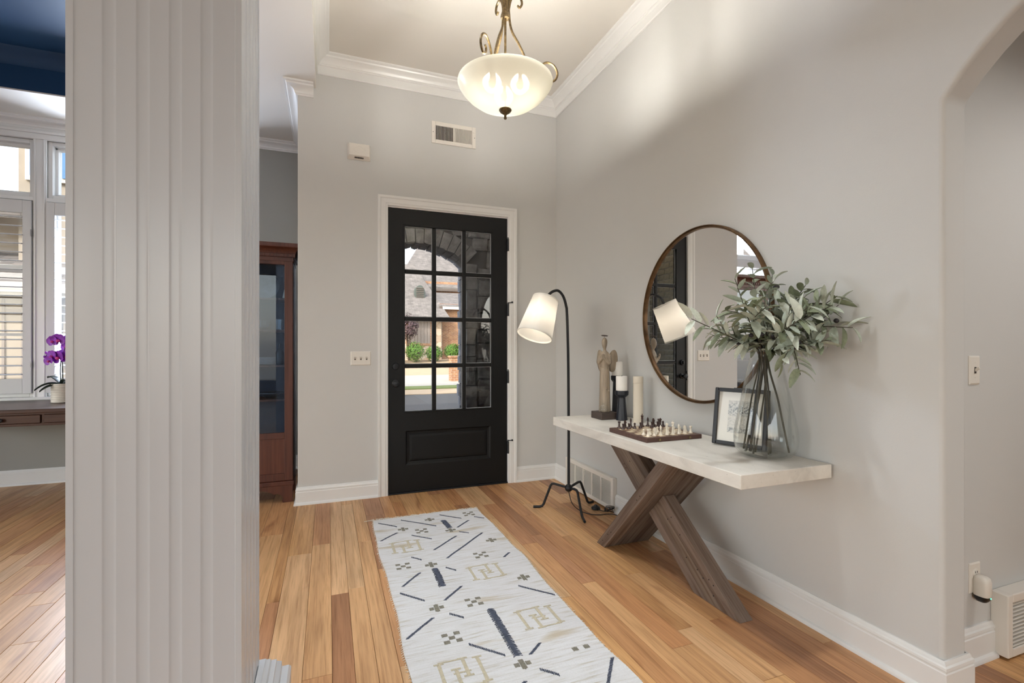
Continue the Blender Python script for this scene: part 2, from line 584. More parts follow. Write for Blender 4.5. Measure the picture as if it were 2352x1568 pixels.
def plank_field(x0, x1, y0, y1, seed, lmin=.7, lmax=1.7):
    r = random.Random(seed)
    x = x0
    while x < x1 - .03:
        w = r.choice((.083, .108, .108, .133))
        if x + w > x1 - .03:
            w = x1 - x
        y = y0 - r.uniform(0, .9)
        while y < y1:
            l = r.uniform(lmin, lmax)
            ye = min(y + l, y1)
            if ye > y1 - .12:
                ye = y1
            ys = max(y, y0)
            if ye - ys > .04:
                cx, cy = x + w / 2, (ys + ye) / 2
                hx, hy = w / 2 - .0006, (ye - ys) / 2 - .0007
                me = MB().cbox(-hx, hx, -hy, hy, -.018, 0, .0012).mesh('plank')
                put('plank', me, 'floor_oak', floor, (cx, cy, 0))
            y = ye
        x += w

plank_field(-.225, 2.055, .95, 4.25, 11)
plank_field(-3.3, -.225, 1.9, 5.73, 23, .9, 2.0)
plank_field(2.055, 3.5, .0, 1.17, 31, 1.2, 2.0)
rest = MB().box(-5.0, -.225, -5, 1.9, -.018, 0).box(-5.0, -3.3, 1.9, 5.73, -.018, 0).box(-.225, 2.055, -5, .95, -.018, 0).box(3.5, 4.5, -.3, 1.17, -.018, 0).box(2.055, 3.5, -.3, 0, -.018, 0)
ro = rest.build('plank_rest', 'floor_oak', floor)
ro['kind'] = 'stuff'

# door wall
DX0, DX1, DZ = .462, 1.568, 2.458
w = MB()
w.box(-.225, DX0, YD, YD + .14, 0, 3.74).box(DX1, 2.2, YD, YD + .14, 0, 3.74).box(DX0, DX1, YD, YD + .14, DZ, 3.74)
struct(w, 'wall_door', 'wall_paint', 'light greige painted wall around the black front door', 'wall')
# wall between porch and study
w = MB().box(-.225, -.10, YD + .14, 5.72, 0, 3.74)
struct(w, 'wall_porch_side', 'wall_paint', 'narrow wall running back beside the wooden display cabinet', 'wall')
# study front wall with two tall windows
w = MB()
WX = ((-3.40, -2.526), (-2.43, -1.45))
ZL0, ZL1, ZU0, ZU1 = .80, 2.60, 2.635, 3.165
w.box(-5.1, -3.40, 5.73, 5.90, 0, 3.74).box(-1.45, -1.2, 5.73, 5.90, 0, 3.74).box(-1.2, -.225, 5.50, 5.72, 0, 3.74)
w.box(-2.526, -2.43, 5.73, 5.90, 0, 3.74)
for a, b in WX:
    w.box(a, b, 5.73, 5.90, 0, ZL0).box(a, b, 5.73, 5.90, ZL1, ZU0).box(a, b, 5.73, 5.90, ZU1, 3.74)
struct(w, 'wall_study', 'study_paint', 'grey study wall with tall shuttered windows above the desk', 'wall')
# outer walls behind and left of the camera, with window openings behind the added fill lamps
w = MB()
w.box(-5.2, -5.0, -5.2, -1.9, 0, 3.74).box(-5.2, -5.0, 2.3, 3.1, 0, 3.74).box(-5.2, -5.0, 4.9, 5.9, 0, 3.74)
w.box(-5.2, -5.0, -1.9, 2.3, 0, .4).box(-5.2, -5.0, -1.9, 2.3, 3.1, 3.74).box(-5.2, -5.0, 3.1, 4.9, 0, .8).box(-5.2, -5.0, 3.1, 4.9, 2.7, 3.74)
struct(w, 'wall_left', 'wall_paint', 'far side wall of the house with tall window openings', 'wall')
w = MB()
w.box(-5.2, -3.8, -5.2, -5.0, 0, 3.74).box(1.4, 2.3, -5.2, -5.0, 0, 3.74).box(-3.8, 1.4, -5.2, -5.0, 0, .4).box(-3.8, 1.4, -5.2, -5.0, 3.1, 3.74)
struct(w, 'wall_back', 'wall_paint', 'rear wall opposite the front door with wide window openings', 'wall')

# right wall with the arched opening to the hall
AC, AZ, AR, AY0, AY1, ASP = .394, 1.67, .83, 1.074, -.286, 2.146
arc = []
for i in range(25):
    y = AY1 + (AY0 - AY1) * i / 24
    arc.append((y, AZ + math.sqrt(max(0, AR * AR - (y - AC) ** 2))))
poly = [(4.365, 0), (4.365, 3.74), (-5.2, 3.74), (-5.2, 0), (AY1, 0)] + arc + [(AY0, 0)]
o = MB().prism(poly, XW, XW + .134, 'x').build('wall_right', 'wall_paint', smooth=True, bevel=.016, bseg=4)
tag(o, 'long light greige wall holding the round mirror and the arched hall opening', 'wall', kind='structure')
# the hall beyond the arch
w = MB().box(2.189, 4.5, 1.17, 1.30, 0, 3.0)
struct(w, 'wall_hall', 'wall_paint', 'hall wall behind the arch with switch and outlet', 'wall')
w = MB().box(4.5, 4.6, -.5, 1.3, 0, 3.0).box(2.189, 4.6, -.5, -.4, 0, 3.0)
struct(w, 'wall_hall_far', 'wall_paint', 'end walls of the hall behind the arch', 'wall')
w = MB().box(2.189, 4.6, -.5, 1.3, 2.75, 3.0)
struct(w, 'ceiling_hall', 'ceiling_paint', 'low white ceiling of the hall behind the arch', 'ceiling')

# ceilings
TX0, TX1, TY0, TY1 = -4.3, -1.2, 2.4, 5.12
w = MB()
w.box(-5.2, -.09, TY1, 5.9, ZS, 3.75).box(-5.2, TX0, TY0, TY1, ZS, 3.75).box(TX1, -.09, TY0, TY1, ZS, 3.75).box(-5.2, -.09, -5.2, TY0, ZS, 3.75)
w.box(-.09, 2.06, -5.2, .2, ZS, 3.75)
struct(w, 'ceiling', 'ceiling_paint', 'flat pale ceiling around the raised foyer and study trays', 'ceiling')
struct(MB().box(-.09, 2.06, .2, YD + .02, ZT, 3.75), 'ceiling_foyer', 'ceiling_paint', 'raised cream foyer ceiling above the pendant lamp', 'ceiling')
w = MB().box(TX0, TX1, TY0, TY1, 3.66, 3.75)
w.box(TX0, TX1, TY1 - .006, TY1, ZS + .012, 3.66).box(TX0, TX0 + .006, TY0, TY1, ZS + .012, 3.66).box(TX1 - .006, TX1, TY0, TY1, ZS + .012, 3.66).box(TX0, TX1, TY0, TY0 + .006, ZS + .012, 3.66)
struct(w, 'ceiling_study', 'navy_paint', 'navy blue recessed tray ceiling of the study', 'ceiling')
struct(MB().box(-9.0, 4.7, -9.0, 6.1, 3.76, 7.2), 'roof', 'roof_shingle', 'roof mass above the rooms', 'roof')  # unseen roof mass, its wide overhang added to keep the sun out

BASE = [(0, 0), (.030, 0), (.030, .008), (.026, .016), (.017, .021), (.017, .100), (.014, .104), (.014, .110), (.017, .113), (.016, .122), (.011, .127), (.010, .132), (.006, .140), (0, .140)]
CROWN = [(0, 3.460), (.013, 3.460), (.015, 3.468), (.013, 3.476), (.013, 3.482), (.012, 3.484), (.012, 3.526), (.024, 3.531), (.024, 3.539), (.030, 3.542),
         (.036, 3.556), (.052, 3.572), (.074, 3.582), (.080, 3.592), (.092, 3.595), (.100, 3.600), (.100, ZT), (0, ZT)]
SCROWN = [(0, 3.262), (.012, 3.262), (.014, 3.270), (.022, 3.276), (.024, 3.288), (.034, 3.300), (.056, 3.312), (.078, 3.318), (.084, 3.328), (.100, 3.331), (.100, ZS), (0, ZS)]
NCROWN = [(0, 3.545), (.010, 3.545), (.014, 3.565), (.04, 3.60), (.07, 3.63), (.09, 3.645), (.10, 3.66), (0, 3.66)]
def run(name, path, prof, label, cat, mat='trim_paint', side=-1, closed=False):
    o = mould(MB(), path, prof, side, closed).build(name, mat, smooth=True, angle=28)
    return tag(o, label, cat, kind='structure')
run('baseboard_door_left', [(-.225, 5.5), (-.225, YD), (.394, YD)], BASE, 'white moulded baseboard left of the black front door', 'baseboard')
run('baseboard_door_right', [(1.641, YD), (XW, YD), (XW, 3.955)], BASE, 'short white baseboard in the corner behind the floor lamp', 'baseboard')
run('baseboard_right', [(XW, 3.17), (XW, AY0), (XW + .134, AY0), (XW + .134, 1.17), (2.545, 1.17)], BASE, 'white moulded baseboard running under the console table to the arch', 'baseboard')
run('baseboard_study', [(-5, 5.73), (-1.2, 5.73), (-1.2, 5.5), (-.225, 5.5)], BASE, 'white baseboard below the study desk', 'baseboard')
run('trim_1', [(-.09, YD), (XW, YD), (XW, .2), (-.09, .2)], CROWN, 'cream crown moulding around the raised foyer ceiling', 'moulding', closed=True)
run('trim_2', [(-5, 5.73), (-1.2, 5.73), (-1.2, 5.5), (-.225, 5.5), (-.225, YD), (-.108, YD)], SCROWN, 'white crown moulding of the study ending at the foyer wall', 'moulding')
run('trim_3', [(TX0, TY1), (TX1, TY1), (TX1, TY0), (TX0, TY0)], NCROWN, 'navy crown moulding inside the blue tray ceiling', 'moulding', 'navy_paint', closed=True)

# door casing
CW = [(0, 0), (.012, 0), (.016, .006), (.016, .018), (.019, .022), (.019, .060), (.024, .064), (.026, .074), (.026, .084), (0, .084)]   # (out, from opening)
def casing(name, x0, x1, z1, label, y=YD):
    mb = MB()
    pts = [(x0, 0, -1, 0), (x0, z1, -1, 1), (x1, z1, 1, 1), (x1, 0, 1, 0)]
    rings = [[(x + sx * d, y - o, z + sz * d) for o, d in CW] for x, z, sx, sz in pts]
    k = len(CW)
    vs = [p for r in rings for p in r]
    fs = [(i * k + j, i * k + (j + 1) % k, (i + 1) * k + (j + 1) % k, (i + 1) * k + j) for i in range(3) for j in range(k)]
    mb.add(vs, fs + [tuple(range(k)), tuple(range(3 * k, 4 * k))])
    return struct(mb, name, 'trim_paint', label, 'moulding', smooth=True, angle=28)
casing('trim_4', .476, 1.557, 2.456, 'white moulded casing around the black front door')
struct(MB().box(.462, .476, YD, YD + .14, 0, 2.456).box(1.557, 1.568, YD, YD + .14, 0, 2.456).box(.462, 1.568, YD, YD + .14, 2.447, 2.458), 'trim_5', 'trim_paint', 'white jamb lining inside the front door opening', 'moulding')

# ------------------------------------------------------------------ fluted column
def column():
    x0, x1, y0, y1 = -.6135, -.225, 1.53, 1.907
    pts = []
    def face(ax, ay, bx, by):
        L = math.hypot(bx - ax, by - ay)
        dx, dy = (bx - ax) / L, (by - ay) / L
        nx, ny = -dy, dx                 # inward
        P = [(0, 0), (.015, 0), (.0165, .0022)]
        for k in range(4):
            c = L * (.237 + .186 * k) - .004
            hw = .0145
            P.append((c - hw - .0015, .0022))
            for q in range(7):
                a = PI * q / 6
                P.append((c - hw * math.cos(a), .0020 + .0024 * math.sin(a)))
            P.append((c + hw + .0015, .0022))
        P += [(L - .0165, .0022), (L - .015, 0)]
        for s_, o_ in P:
            pts.append((ax + dx * s_ + nx * o_, ay + dy * s_ + ny * o_))
    face(x0, y0, x1, y0)
    face(x1, y0, x1, y1)
    face(x1, y1, x0, y1)
    face(x0, y1, x0, y0)
    t = thing('fluted_column', 'square white fluted column between foyer and study', 'column', (-.42, 1.72, 0), kind='structure')
    MB().prism(pts, 0, ZS, 'z').build('shaft', 'column_paint', t, smooth=True, angle=50)
    PL = [(0, 0), (.096, 0), (.096, .060), (.088, .072), (.068, .080), (.066, .104), (.052, .116), (.050, .124), (.036, .128), (.032, .140), (.022, .146), (.018, .152), (0, .152)]
    mould(MB(), [(x0, y0), (x1, y0), (x1, y1), (x0, y1)], PL, -1, True).build('plinth_moulding', 'column_paint', t, smooth=True, angle=28)
column()

# ------------------------------------------------------------------ front door
def front_door():
    x0, x1, z0, z1 = .480, 1.553, .014, 2.444
    y0, y1 = YD + .006, YD + .050
    gx0, gx1, gz0, gz1 = .618, 1.400, .705, 2.300
    px0, px1, pz0, pz1 = .625, 1.393, .240, .536
    t = thing('door_1', 'black front door with twelve glass panes and one lower panel', 'door', ((x0 + x1) / 2, YD + .03, 0), kind='structure')
    f = MB()
    f.box(x0, gx0, y0, y1, z0, z1).box(gx1, x1, y0, y1, z0, z1)
    f.box(gx0, gx1, y0, y1, gz1, z1).box(gx0, gx1, y0, y1, pz1, gz0).box(gx0, gx1, y0, y1, z0, pz0)
    f.box(gx0, px0, y0, y1, pz0, pz1).box(px1, gx1, y0, y1, pz0, pz1)
    f.build('slab', 'black_paint', t)
    # bead around the glazing
    b = MB()
    for a in (0,):
        b.box(gx0 - .014, gx1 + .014, y0 - .006, y0, gz1, gz1 + .014).box(gx0 - .014, gx1 + .014, y0 - .006, y0, gz0 - .014, gz0)
        b.box(gx0 - .014, gx0, y0 - .006, y0, gz0, gz1).box(gx1, gx1 + .014, y0 - .006, y0, gz0, gz1)
    b.build('glazing_bead', 'black_paint', t, bevel=.003)
    cw, rh, mw = (gx1 - gx0), (gz1 - gz0), .034
    pw = (cw - 2 * mw) / 3
    ph = (rh - 3 * mw) / 4
    for i in (1, 2):
        x = gx0 + i * pw + (i - 1) * mw
        MB().box(x, x + mw, y0 - .002, y1, gz0, gz1).build('muntin', 'black_paint', t, bevel=.006)
    for j in (1, 2, 3):
        z = gz0 + j * ph + (j - 1) * mw
        MB().box(gx0, gx1, y0 - .001, y1 - .001, z, z + mw).build('muntin', 'black_paint', t, bevel=.006)
    for i in range(3):
        for j in range(4):
            x = gx0 + i * (pw + mw)
            z = gz0 + j * (ph + mw)
            pn = MB().box(x - .003, x + pw + .003, y0 + .018, y0 + .024, z - .003, z + ph + .003).build('pane', 'window_glass', t)
            LOC[pn.name] = LOC[t.name]
            q = .0035
            MB().box(x, x + pw, y0 + .013, y0 + .0178, z, z + q).box(x, x + pw, y0 + .013, y0 + .0178, z + ph - q, z + ph).box(x, x + q, y0 + .013, y0 + .0178, z + q, z + ph - q).box(x + pw - q, x + pw, y0 + .013, y0 + .0178, z + q, z + ph - q).build('glazing_seal', 'glazing_sealant', pn)  # pale strips imitate the bright bevel glint around each pane
    # raised lower panel
    p = MB()
    rings = []
    for d, y in ((0, y0), (.012, y0 + .012), (.03, y0 + .014), (.038, y0 + .006), (.055, y0 + .004)):
        rings.append([(px0 + d, y, pz0 + d), (px1 - d, y, pz0 + d), (px1 - d, y, pz1 - d), (px0 + d, y, pz1 - d)])
    p.loft(rings, False)
    k = len(p.v)
    p.f.append((k - 4, k - 3, k - 2, k - 1))
    p.build('lower_panel', 'black_paint', t)
    Mx = Matrix.Rotation(R(90), 3, 'X')
    MB().lathe([(.031, 0), (.031, .006), (.026, .010), (.012, .012), (.011, .034), (.020, .040), (.028, .050), (.029, .060), (.022, .070), (.004, .074)], 24, (.540, y0, .948), True, Mx).build('knob', 'black_metal', t, smooth=True)
    MB().lathe([(.030, 0), (.030, .008), (.026, .016), (.012, .018)], 24, (.540, y0, 1.092), True, Mx).box(.534, .546, y0 - .034, y0 - .016, 1.074, 1.110).build('deadbolt', 'black_metal', t, smooth=True)
    for z in (2.20, 1.60, .98, .33):
        MB().box(x1 - .004, x1 + .010, YD - .012, YD + .006, z - .055, z + .055).lathe([(.009, -.055), (.009, .055)], 12, (x1 + .004, YD - .014, z)).lathe([(.004, .055), (.007, .062), (.003, .072)], 10, (x1 + .004, YD - .014, z)).build('hinge', 'black_metal', t, smooth=True)
    for z in (1.665, .395):
        MB().tube([(x1 + .006, YD - .016, z), (x1 + .030, YD - .040, z + .004)], .004, 8).ball((x1 + .034, YD - .044, z + .005), .009, 10, 6).build('hinge_stop', 'black_metal', t, smooth=True)
    MB().box(x0 - .004, x1 + .004, YD - .012, YD + .14, 0, .013).build('threshold', 'black_metal', t, bevel=.004)
    MB().box(x0 - .006, x0 - .001, YD + .002, YD + .05, .90, 1.0).build('strike_plate', 'black_metal', t)
front_door()

# ------------------------------------------------------------------ study windows
def study_window(idx, a, b, label):
    t = thing('window_%d' % idx, label, 'window', ((a + b) / 2, 5.73, 0), kind='structure')
    # casing flat with inner bead
    for nm, z0, z1 in (('lower_frame', ZL0, ZL1), ('transom_frame', ZU0, ZU1)):
        fw = .035
        m = MB()
        m.box(a, a + fw, 5.74, 5.87, z0, z1).box(b - fw, b, 5.74, 5.87, z0, z1).box(a + fw, b - fw, 5.74, 5.87, z1 - fw, z1).box(a + fw, b - fw, 5.74, 5.87, z0, z0 + fw)
        s = .022
        m.box(a + fw, a + fw + s, 5.79, 5.85, z0 + fw, z1 - fw).box(b - fw - s, b - fw, 5.79, 5.85, z0 + fw, z1 - fw)
        m.box(a + fw, b - fw, 5.79, 5.85, z1 - fw - s, z1 - fw).box(a + fw, b - fw, 5.79, 5.85, z0 + fw, z0 + fw + s)
        m.build(nm, 'trim_paint', t, bevel=.004)
        MB().box(a + fw + s - .004, b - fw - s + .004, 5.815, 5.821, z0 + fw + s - .004, z1 - fw - s + .004).build('pane', 'window_glass', t)
    mid = (ZL0 + ZL1) / 2 + .28
    MB().box(a + .057, b - .057, 5.795, 5.845, mid - .03, mid + .03).box((a + b) / 2 - .012, (a + b) / 2 + .012, 5.80, 5.84, ZL0 + .05, ZL1 - .05).box(a + .057, b - .057, 5.80, 5.84, mid - .62, mid - .595).build('sash_bars', 'trim_paint', t)
    # plantation shutter
    sx0, sx1, sz0, sz1 = a + .006, b - .006, .835, 2.592
    st = .062
    fr = MB()
    fr.box(sx0, sx0 + st, 5.695, 5.728, sz0, sz1).box(sx1 - st, sx1, 5.695, 5.728, sz0, sz1)
    fr.box(sx0 + st, sx1 - st, 5.695, 5.728, sz1 - .115, sz1).box(sx0 + st, sx1 - st, 5.695, 5.728, sz0, sz0 + .135)
    sh = fr.build('shutter_panel', 'shutter_paint', t, bevel=.003)
    LOC[sh.name] = LOC[t.name]
    n = 19
    za, zb = sz0 + .135, sz1 - .115
    lw = sx1 - sx0 - 2 * st - .004
    prof = [(-.040, 0), (-.02, .0042), (0, .0052), (.02, .0042), (.040, 0), (.02, -.0042), (0, -.0052), (-.02, -.0042)]
    me = MB().prism([(y, z) for y, z in prof], -lw / 2, lw / 2, 'x').mesh('louver')
    shade(me, 60)
    for i in range(n):
        z = za + (zb - za) * (i + .5) / n
        o = put('louver', me, 'shutter_paint', t, ((sx0 + sx1) / 2, 5.712, z), (R(5), 0, 0))
        o.parent = sh
    for z in (1.1, 2.3):
        MB().box(sx1 - .004, sx1 + .006, 5.690, 5.697, z - .03, z + .03).build('shutter_hinge', 'pewter', sh)
    return t
study_window(1, *WX[0], 'white shuttered window with transom at the far side of the study desk')
study_window(2, *WX[1], 'white shuttered window with transom behind the purple orchid')
# window trim: flat mullion cover, sill and head
m = MB()
m.box(-2.526, -2.43, 5.712, 5.73, ZL0 - .02, ZU1 + .02).box(-3.5, -3.40, 5.712, 5.73, ZL0 - .02, ZU1 + .02).box(-3.5, -1.36, 5.716, 5.73, ZL1, ZU0).box(-2.518, -2.505, 5.704, 5.712, ZL0, ZU1).box(-2.451, -2.438, 5.704, 5.712, ZL0, ZU1)
struct(m, 'trim_6', 'trim_paint', 'white mullion boards between the study windows', 'moulding', bevel=.003)
struct(MB().box(-3.52, -1.36, 5.66, 5.73, .775, .80).box(-3.5, -1.36, 5.715, 5.73, .69, .775), 'trim_7', 'trim_paint', 'white window sill and apron behind the desk', 'moulding', bevel=.004)
struct(MB().box(-3.5, -1.36, 5.70, 5.73, ZU1, ZU1 + .05).box(-3.52, -1.36, 5.69, 5.73, ZU1 + .05, ZU1 + .075).box(-3.5, -1.36, 5.715, 5.73, ZU1 + .075, 3.262), 'trim_8', 'trim_paint', 'white window head moulding under the study crown', 'moulding', bevel=.004)

# ------------------------------------------------------------------ wall fittings
def wall_register():
    x0, x1, z0, z1 = .847, 1.248, 3.045, 3.236
    t = thing('air_vent', 'white rectangular wall vent with upright slats above the door', 'vent', ((x0 + x1) / 2, YD, z0))
    fx0, fx1, fz0, fz1 = x0 + .034, x1 - .034, z0 + .034, z1 - .034
    m = MB()
    y = YD - .011
    m.box(x0, fx0, y, YD, z0, z1).box(fx1, x1, y, YD, z0, z1).box(fx0, fx1, y, YD, z0, fz0).box(fx0, fx1, y, YD, fz1, z1)
    xm = (fx0 + fx1) / 2
    m.box(xm - .006, xm + .006, y, YD, fz0, fz1)
    m.build('frame', 'register_enamel', t, bevel=.003)
    MB().box(fx0, xm - .006, YD - .0014, YD - .0004, fz0, fz1).build('duct_opening', 'dark_void', t)
    MB().box(xm + .006, fx1, YD - .0014, YD - .0004, fz0, fz1).build('duct_opening', 'dark_void', t)
    for half, ang in ((0, -30), (1, 34)):
        a, b = (fx0, xm - .006) if half == 0 else (xm + .006, fx1)
        n = 13
        me = MB().box(-.0008, .0008, -.006, .006, -(fz1 - fz0) / 2, (fz1 - fz0) / 2).mesh('slat')
        for i in range(n):
            put('slat', me, 'register_enamel', t, (a + (b - a) * (i + .5) / n, YD - .0075, (fz0 + fz1) / 2), (0, 0, R(ang)))
    MB().box(fx1 + .008, fx1 + .013, y - .002, y, fz0 + .02, fz1 - .01).box(fx1 + .005, fx1 + .017, y - .008, y, fz1 - .018, fz1 - .012).build('damper_lever', 'register_enamel', t)
    for x in (x0 + .014, x1 - .012):
        MB().lathe([(.004, 0), (.003, .0015)], 8, (x, y, (z0 + z1) / 2), True, Matrix.Rotation(R(90), 3, 'X')).build('screw', 'pewter', t)
wall_register()

def chime():
    x0, x1, z0, z1 = .150, .332, 2.808, 2.940
    t = thing('door_chime', 'small cream door chime box with diamond relief on the wall', 'chime box', ((x0 + x1) / 2, YD, z0))
    d = .042
    b = MB()
    r0 = [(x0, YD, z0), (x1, YD, z0), (x1, YD, z1), (x0, YD, z1)]
    r1 = [(x0, YD - .006, z0), (x1, YD - .006, z0), (x1, YD - .006, z1), (x0, YD - .006, z1)]
    r2 = [(x0 + .012, YD - d, z0 + .026), (x1 - .012, YD - d, z0 + .026), (x1 - .012, YD - d, z1 - .010), (x0 + .012, YD - d, z1 - .010)]
    b.loft([r0, r1, r2])
    b.build('cover', 'white_plastic', t, bevel=.002)
    cx, cz = (x0 + x1) / 2, (z0 + z1) / 2 + .008
    m = MB()
    for rx, rz, w_ in ((.052, .030, .0025), (.018, .012, .0025)):
        P = [(cx - rx, cz), (cx, cz + rz), (cx + rx, cz), (cx, cz - rz)]
        for i in range(4):
            a, c = P[i], P[(i + 1) % 4]
            m.tube([(a[0], YD - d, a[1]), (c[0], YD - d, c[1])], w_ * .6, 5)
    m.build('diamond_relief', 'white_plastic', t)
    g = MB()
    for i in range(11):
        x = cx - .035 + i * .0065
        g.box(x, x + .0035, YD - .030, YD - .0185, z0 + .008, z0 + .020)
    g.build('sound_grille', 'dark_void', t)
chime()

def switch_plate(name, label, cx, cz, y, gangs, cat='light switch'):
    w_ = .070 + .046 * (gangs - 1)
    h_ = .116
    t = thing(name, label, cat, (cx, y, cz - h_ / 2))
    b = MB()
    rings = []
    for d, yy in ((0, y), (0, y - .002), (.006, y - .0065)):
        rings.append([(cx - w_ / 2 + d, yy, cz - h_ / 2 + d), (cx + w_ / 2 - d, yy, cz - h_ / 2 + d), (cx + w_ / 2 - d, yy, cz + h_ / 2 - d), (cx - w_ / 2 + d, yy, cz + h_ / 2 - d)])
    b.loft(rings)
    b.build('plate', 'white_plastic', t)
    for g in range(gangs):
        x = cx + (g - (gangs - 1) / 2) * .046
        MB().box(x - .006, x + .006, y - .0075, y - .006, cz - .013, cz + .013).build('toggle_slot', 'duct_shade', t)
        MB().prism([(y - .006, cz - .006), (y - .006, cz + .006), (y - .019, cz + .013), (y - .021, cz + .006)], x - .0042, x + .0042, 'x').build('toggle', 'white_plastic', t)
        for dz in (-.03, .03):
            MB().lathe([(.003, 0), (.0022, .0012)], 8, (x, y - .0064, cz + dz), True, Matrix.Rotation(R(90), 3, 'X')).build('screw', 'white_plastic', t)
switch_plate('light_switch', 'triple toggle switch plate on the wall left of the black door', .256, 1.165, YD, 3)
switch_plate('light_switch', 'single toggle switch plate on the hall wall beyond the arch', 2.430, 1.166, 1.17, 1)

def outlet():
    cx, cz, y = 2.433, .333, 1.17
    t = thing('wall_outlet', 'white duplex outlet plate low on the hall wall', 'outlet', (cx, y, cz - .06))
    b = MB()
    rings = []
    for d, yy in ((0, y), (0, y - .002), (.005, y - .006)):
        rings.append([(cx - .036 + d, yy, cz - .06 + d), (cx + .036 - d, yy, cz - .06 + d), (cx + .036 - d, yy, cz + .06 - d), (cx - .036 + d, yy, cz + .06 - d)])
    b.loft(rings).build('plate', 'white_plastic', t)
    for dz in (.02, -.02):
        Mx = Matrix.Rotation(R(90), 3, 'X')
        MB().lathe([(.0165, 0), (.0165, .0015), (.015, .0025)], 20, (cx, y - .006, cz + dz), True, Mx).build('receptacle', 'white_plastic', t)
        MB().box(cx - .007, cx - .005, y - .0095, y - .0085, cz + dz, cz + dz + .008).box(cx + .005, cx + .007, y - .0095, y - .0085, cz + dz, cz + dz + .008).lathe([(.0022, .0025), (.0022, .0032)], 8, (cx, y - .006, cz + dz - .008), True, Mx).build('slots', 'dark_void', t)
    # plug-in unit
    px, py, pz = 2.434, 1.143, .306
    t = thing('plug_in_sensor', 'white plug-in unit with black foot and green light in the hall outlet', 'plug', (px, py, pz - .06))
    def ring(z, rx, ry):
        return [(px + rx * math.copysign(abs(math.cos(a)) ** .7, math.cos(a)), py + ry * math.copysign(abs(math.sin(a)) ** .7, math.sin(a)), z) for a in [2 * PI * k / 28 for k in range(28)]]
    MB().loft([ring(pz - .034, .024, .024), ring(pz - .02, .0255, .026), ring(pz + .022, .0255, .026), ring(pz + .036, .023, .023), ring(pz + .043, .016, .015), ring(pz + .045, .004, .004)]).build('body', 'white_plastic', t, smooth=True, angle=60)
    MB().loft([ring(pz - .0335, .0255, .0235), ring(pz - .046, .0245, .0225), ring(pz - .056, .018, .016), ring(pz - .060, .005, .005)]).build('black_foot', 'black_plastic', t, smooth=True, angle=60)
    MB().ball((px + .008, py - .0225, pz - .039), .0028, 8, 6).build('indicator_light', 'green_led', t)
outlet()

def base_register(name, label, axis, a0, a1, wallc, z0, z1, depth, ncell, nslat):
    """axis 'y': on the right wall facing -X, along Y; axis 'x': on hall wall facing -Y, along X"""
    mid = (a0 + a1) / 2
    loc = (wallc, mid, z0) if axis == 'y' else (mid, wallc, z0)
    t = thing(name, label, 'vent', loc)
    def bx(mb, p, q, d0, d1, zz0, zz1):
        if axis == 'y':
            return mb.box(wallc - d1, wallc - d0, p, q, zz0, zz1)
        return mb.box(p, q, wallc - d1, wallc - d0, zz0, zz1)
    ew, eh = .034, .034
    f = MB()
    bx(f, a0, a0 + ew, 0, depth, z0, z1)
    bx(f, a1 - ew, a1, 0, depth, z0, z1)
    bx(f, a0 + ew, a1 - ew, 0, depth, z1 - eh, z1)
    bx(f, a0 + ew, a1 - ew, 0, depth, z0, z0 + eh)
    f.build('frame', 'register_enamel', t, bevel=.004)
    bx(MB(), a0 + ew, a1 - ew, .001, .004, z0 + eh, z1 - eh).build('duct_opening', 'duct_shade', t)
    cw = (a1 - a0 - 2 * ew) / ncell
    for i in range(1, ncell):
        c = a0 + ew + i * cw
        bx(MB(), c - .007, c + .007, depth - .012, depth - .001, z0 + eh, z1 - eh).build('divider', 'register_enamel', t)
    L = cw - .012
    zz0, zz1 = z0 + eh, z1 - eh
    pr = [(-.006, -.0036), (.006, .0012), (.006, .0027), (-.006, -.0021)]
    if axis == 'y':
        me = MB().prism(pr, -L / 2, L / 2, 'y').mesh('slat')
    else:
        me = MB().prism(pr, -L / 2, L / 2, 'x').mesh('slat')
    for i in range(ncell):
        c = a0 + ew + (i + .5) * cw
        for j in range(nslat):
            z = zz0 + (zz1 - zz0) * (j + .5) / nslat
            put('slat', me, 'register_enamel', t, (wallc - depth + .010, c, z) if axis == 'y' else (c, wallc - depth + .010, z))
base_register('return_vent', 'white low return vent grille on the wall beneath the lamp', 'y', 3.17, 3.955, XW, .012, .262, .036, 5, 15)
base_register('return_vent', 'white low return vent grille on the hall wall beyond the outlet', 'x', 2.545, 3.30, 1.17, .010, .262, .058, 5, 12)

